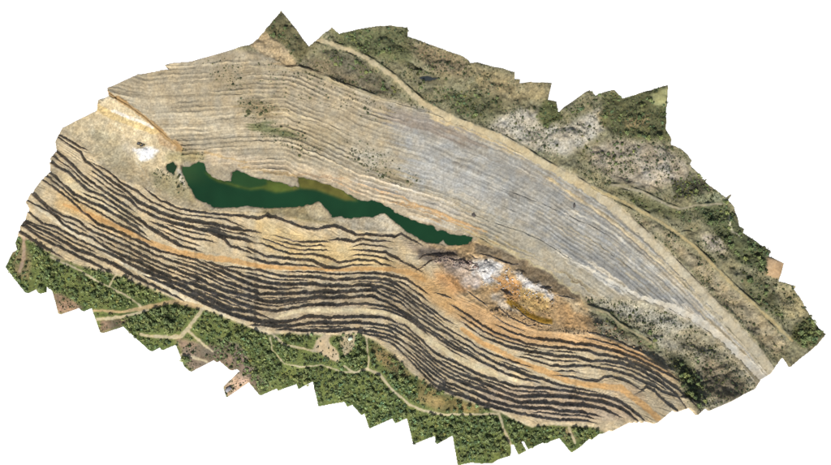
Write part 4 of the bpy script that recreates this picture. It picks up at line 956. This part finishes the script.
def rubble(polys, count, seed):
    g_ = np.random.default_rng(seed); cos, trs, als = [], [], []; off = 0
    base = np.array([(1, 0, 0), (-1, 0, 0), (0, 1, 0), (0, -1, 0), (0, 0, 1), (0, 0, -1), (.6, .6, .5), (-.6, .6, .5), (-.6, -.6, .5), (.6, -.6, .5)], float)
    tri = np.array([(4, 6, 7), (4, 7, 8), (4, 8, 9), (4, 9, 6), (0, 2, 6), (2, 1, 7), (1, 3, 8), (3, 0, 9), (6, 2, 7), (7, 1, 8), (8, 3, 9), (9, 0, 6), (2, 0, 5), (1, 2, 5), (3, 1, 5), (0, 3, 5)])
    for p, n_, c_, r_ in polys:
        p = np.array(p, float); k = 0
        while k < n_:
            u_, v_ = g_.uniform(p[:, 0].min(), p[:, 0].max()), g_.uniform(p[:, 1].min(), p[:, 1].max())
            if not inside(p, np.array([u_]), np.array([v_]))[0]: continue
            x, y, z = to_world(u_, v_, height); r = r_ * math.exp(.5 * g_.normal())
            co = base * (1 + .35 * g_.normal(size=(10, 1))) * r * np.array((1.2, 1, .8))
            a = g_.uniform(0, 6.28); ro = np.array(((math.cos(a), -math.sin(a), 0), (math.sin(a), math.cos(a), 0), (0, 0, 1)))
            cos.append(co @ ro.T + np.array((float(x), float(y), float(z) + r * .2))); trs.append(tri + off); off += 10
            als.append(np.tile(lin(np.array(c_)) / K_LIGHT * (.6 + .7 * g_.random()), (10, 1))); k += 1
    o = mesh_obj('rubble', np.concatenate(cos), None, M_GREY, None, np.concatenate(als), np.concatenate(trs))
    tag(o, 'loose broken rock scattered over the quarry basin and plateau', 'rubble', kind='stuff')
rubble([([(440,254),(478,262),(480,270),(450,266),(432,262)], 220, (150, 132, 122), .95), ([(500,292),(552,300),(552,318),(520,312)], 200, (180, 150, 108), .75),
        ([(474,258),(500,262),(560,296),(556,304),(520,296),(480,284)], 260, (205, 200, 194), .8), ([(500,306),(545,326),(600,332),(590,336),(540,330),(490,312)], 200, (160, 136, 108), .8),
        ([(590,316),(640,340),(660,358),(630,346),(595,330)], 160, (150, 130, 104), .8)], 0, 77)

# ------------------------------------------------------------------ small things
def box_mesh(bx):
    co, qd = [], []
    for (x0, x1, y0, y1, z0, z1) in bx:
        b = len(co)
        co += [(x0, y0, z0), (x1, y0, z0), (x1, y1, z0), (x0, y1, z0), (x0, y0, z1), (x1, y0, z1), (x1, y1, z1), (x0, y1, z1)]
        qd += [(b, b + 3, b + 2, b + 1), (b + 4, b + 5, b + 6, b + 7), (b, b + 1, b + 5, b + 4), (b + 1, b + 2, b + 6, b + 5), (b + 2, b + 3, b + 7, b + 6), (b + 3, b, b + 4, b + 7)]
    return np.array(co, float), np.array(qd)
def boxes(name, bx, mat, parent=None):
    co, qd = box_mesh(bx); return mesh_obj(name, co, qd, mat, parent)
def spot(u, v): x, y, z = to_world(u, v, height); return float(x), float(y), float(z)
M_WALLW = plain('pale_render', (.55, .52, .46)); M_ROOFG = plain('grey_sheet_roof', (.22, .22, .23)); M_ROOFW = plain('pale_green_roof', (.52, .60, .46)); M_DARKM = plain('dark_steel', (.05, .05, .05), .5); M_GLASS = plain('dark_glass', (.03, .035, .04), .15)
M_MACH = plain('dusty_yellow_paint', (.28, .20, .06), .6); M_TYRE = plain('black_rubber', (.02, .02, .02), .9); M_STONE = plain('dark_boulder', (.07, .062, .058), .95, .8, .3)
def building(u, v, rz, lx, ly, h, roof_mat, name, label):
    x, y, z = spot(u, v); r = empty(name, (x, y, z - .4), R(rz)); tag(r, label, 'building')
    boxes('wall', [(-lx / 2, lx / 2, -ly / 2, ly / 2, 0, h)], M_WALLW, r)
    e = .5; a = lx / 2 + e; b = ly / 2 + e; rh = ly * .28
    co = [(-a, -b, h), (a, -b, h), (a, b, h), (-a, b, h), (-a, 0, h + rh), (a, 0, h + rh), (-a, -b, h + .25), (a, -b, h + .25), (a, b, h + .25), (-a, b, h + .25), (-a, 0, h + rh + .25), (a, 0, h + rh + .25)]
    mesh_obj('roof', co, [(0, 3, 2, 1), (6, 7, 11, 10), (10, 11, 8, 9), (0, 1, 7, 6), (2, 3, 9, 8)], roof_mat, r, tris=[(6, 10, 9), (7, 8, 11)])
    boxes('door', [(-.6, .6, -ly / 2 - .06, -ly / 2 + .02, .4, 2.5)], M_DARKM, r)
    for q in (-lx * .32, lx * .32): boxes('window', [(q - .6, q + .6, -ly / 2 - .05, -ly / 2 + .02, 1.3, 2.3)], M_GLASS, r)
building(350.2, 339, 25, 7, 5, 3.2, M_ROOFW, 'shed', 'small shed with a pale green roof in the sandy wood clearing')
building(228.5, 389.5, 38, 11, 6.5, 3.6, M_ROOFG, 'house', 'grey roofed house on the small fragment at the bottom left edge')
def machine(u, v, rz, label):
    x, y, z = spot(u, v); r = empty('dump_truck', (x, y, z), R(rz)); tag(r, label, 'truck', 'trucks on the white patch')
    boxes('chassis', [(-4.4, 4.4, -1.1, 1.1, .9, 1.5)], M_DARKM, r)
    co = [(-4.8, -1.8, 1.6), (1.8, -1.8, 1.6), (1.8, 1.8, 1.6), (-4.8, 1.8, 1.6), (-5.2, -2, 3.2), (2.0, -2, 3.6), (2.0, 2, 3.6), (-5.2, 2, 3.2), (-4.7, -1.7, 2.6), (1.6, -1.7, 1.9), (1.6, 1.7, 1.9), (-4.7, 1.7, 2.6)]
    mesh_obj('tipping_body', co, [(0, 3, 2, 1), (0, 1, 5, 4), (1, 2, 6, 5), (2, 3, 7, 6), (3, 0, 4, 7), (4, 5, 9, 8), (5, 6, 10, 9), (6, 7, 11, 10), (7, 4, 8, 11), (8, 9, 10, 11)], M_DARKM, r)
    c = boxes('cab', [(2.3, 4.4, -1.4, 1.0, 1.5, 3.4)], M_MACH, r); boxes('windscreen', [(4.38, 4.45, -1.2, .8, 2.3, 3.2)], M_GLASS, c)
    for wx in (-3.2, -1.2, 3.2):
        for wy in (-1.5, 1.5):
            pts = [(wx + .85 * math.cos(k * .524), wy + s_ * .35, .85 + .85 * math.sin(k * .524)) for s_ in (-1, 1) for k in range(12)]
            mesh_obj('wheel', pts, [(k, (k + 1) % 12, 12 + (k + 1) % 12, 12 + k) for k in range(12)] + [(0, k, k + 1, k + 2) for k in range(1, 10, 2)] + [(12, 14 + k, 13 + k, 12 + k) for k in range(1, 10, 2)], M_TYRE, r)
machine(139.6, 144.2, -10, 'upper left of the two dark trucks above the white patch')
machine(142.6, 145.6, 5, 'lower right of the two dark trucks above the white patch')
def boulder(u, v, rs, seed, label):
    g_ = np.random.default_rng(seed); x, y, z = spot(u, v)
    import bmesh
    bm = bmesh.new(); bmesh.ops.create_icosphere(bm, subdivisions=3, radius=1)
    for vv in bm.verts:
        p = np.array(vv.co); k = 1 + .35 * float(vn(p[0] * 1.7 + seed, p[1] * 1.7 + p[2] * 2.1, seed)) + .15 * float(vn(p[0] * 5, p[1] * 5 + p[2] * 4, seed + 1))
        vv.co = tuple(p * k * np.array(rs))
    me = bpy.data.meshes.new('boulder'); bm.to_mesh(me); bm.free(); me.materials.append(M_STONE)
    o = bpy.data.objects.new('boulder', me); COL.objects.link(o); o.location = (x, y, z + rs[2] * .25); tag(o, label, 'boulder')
boulder(473.6, 214.6, (4.4, 4.2, 4), 5, 'dark boulder at the head of the thin dark track on the grey slope')
boulder(574.2, 205.5, (2, 5, 3), 6, 'narrow dark boulder on the upper grey slope below the ridge road')
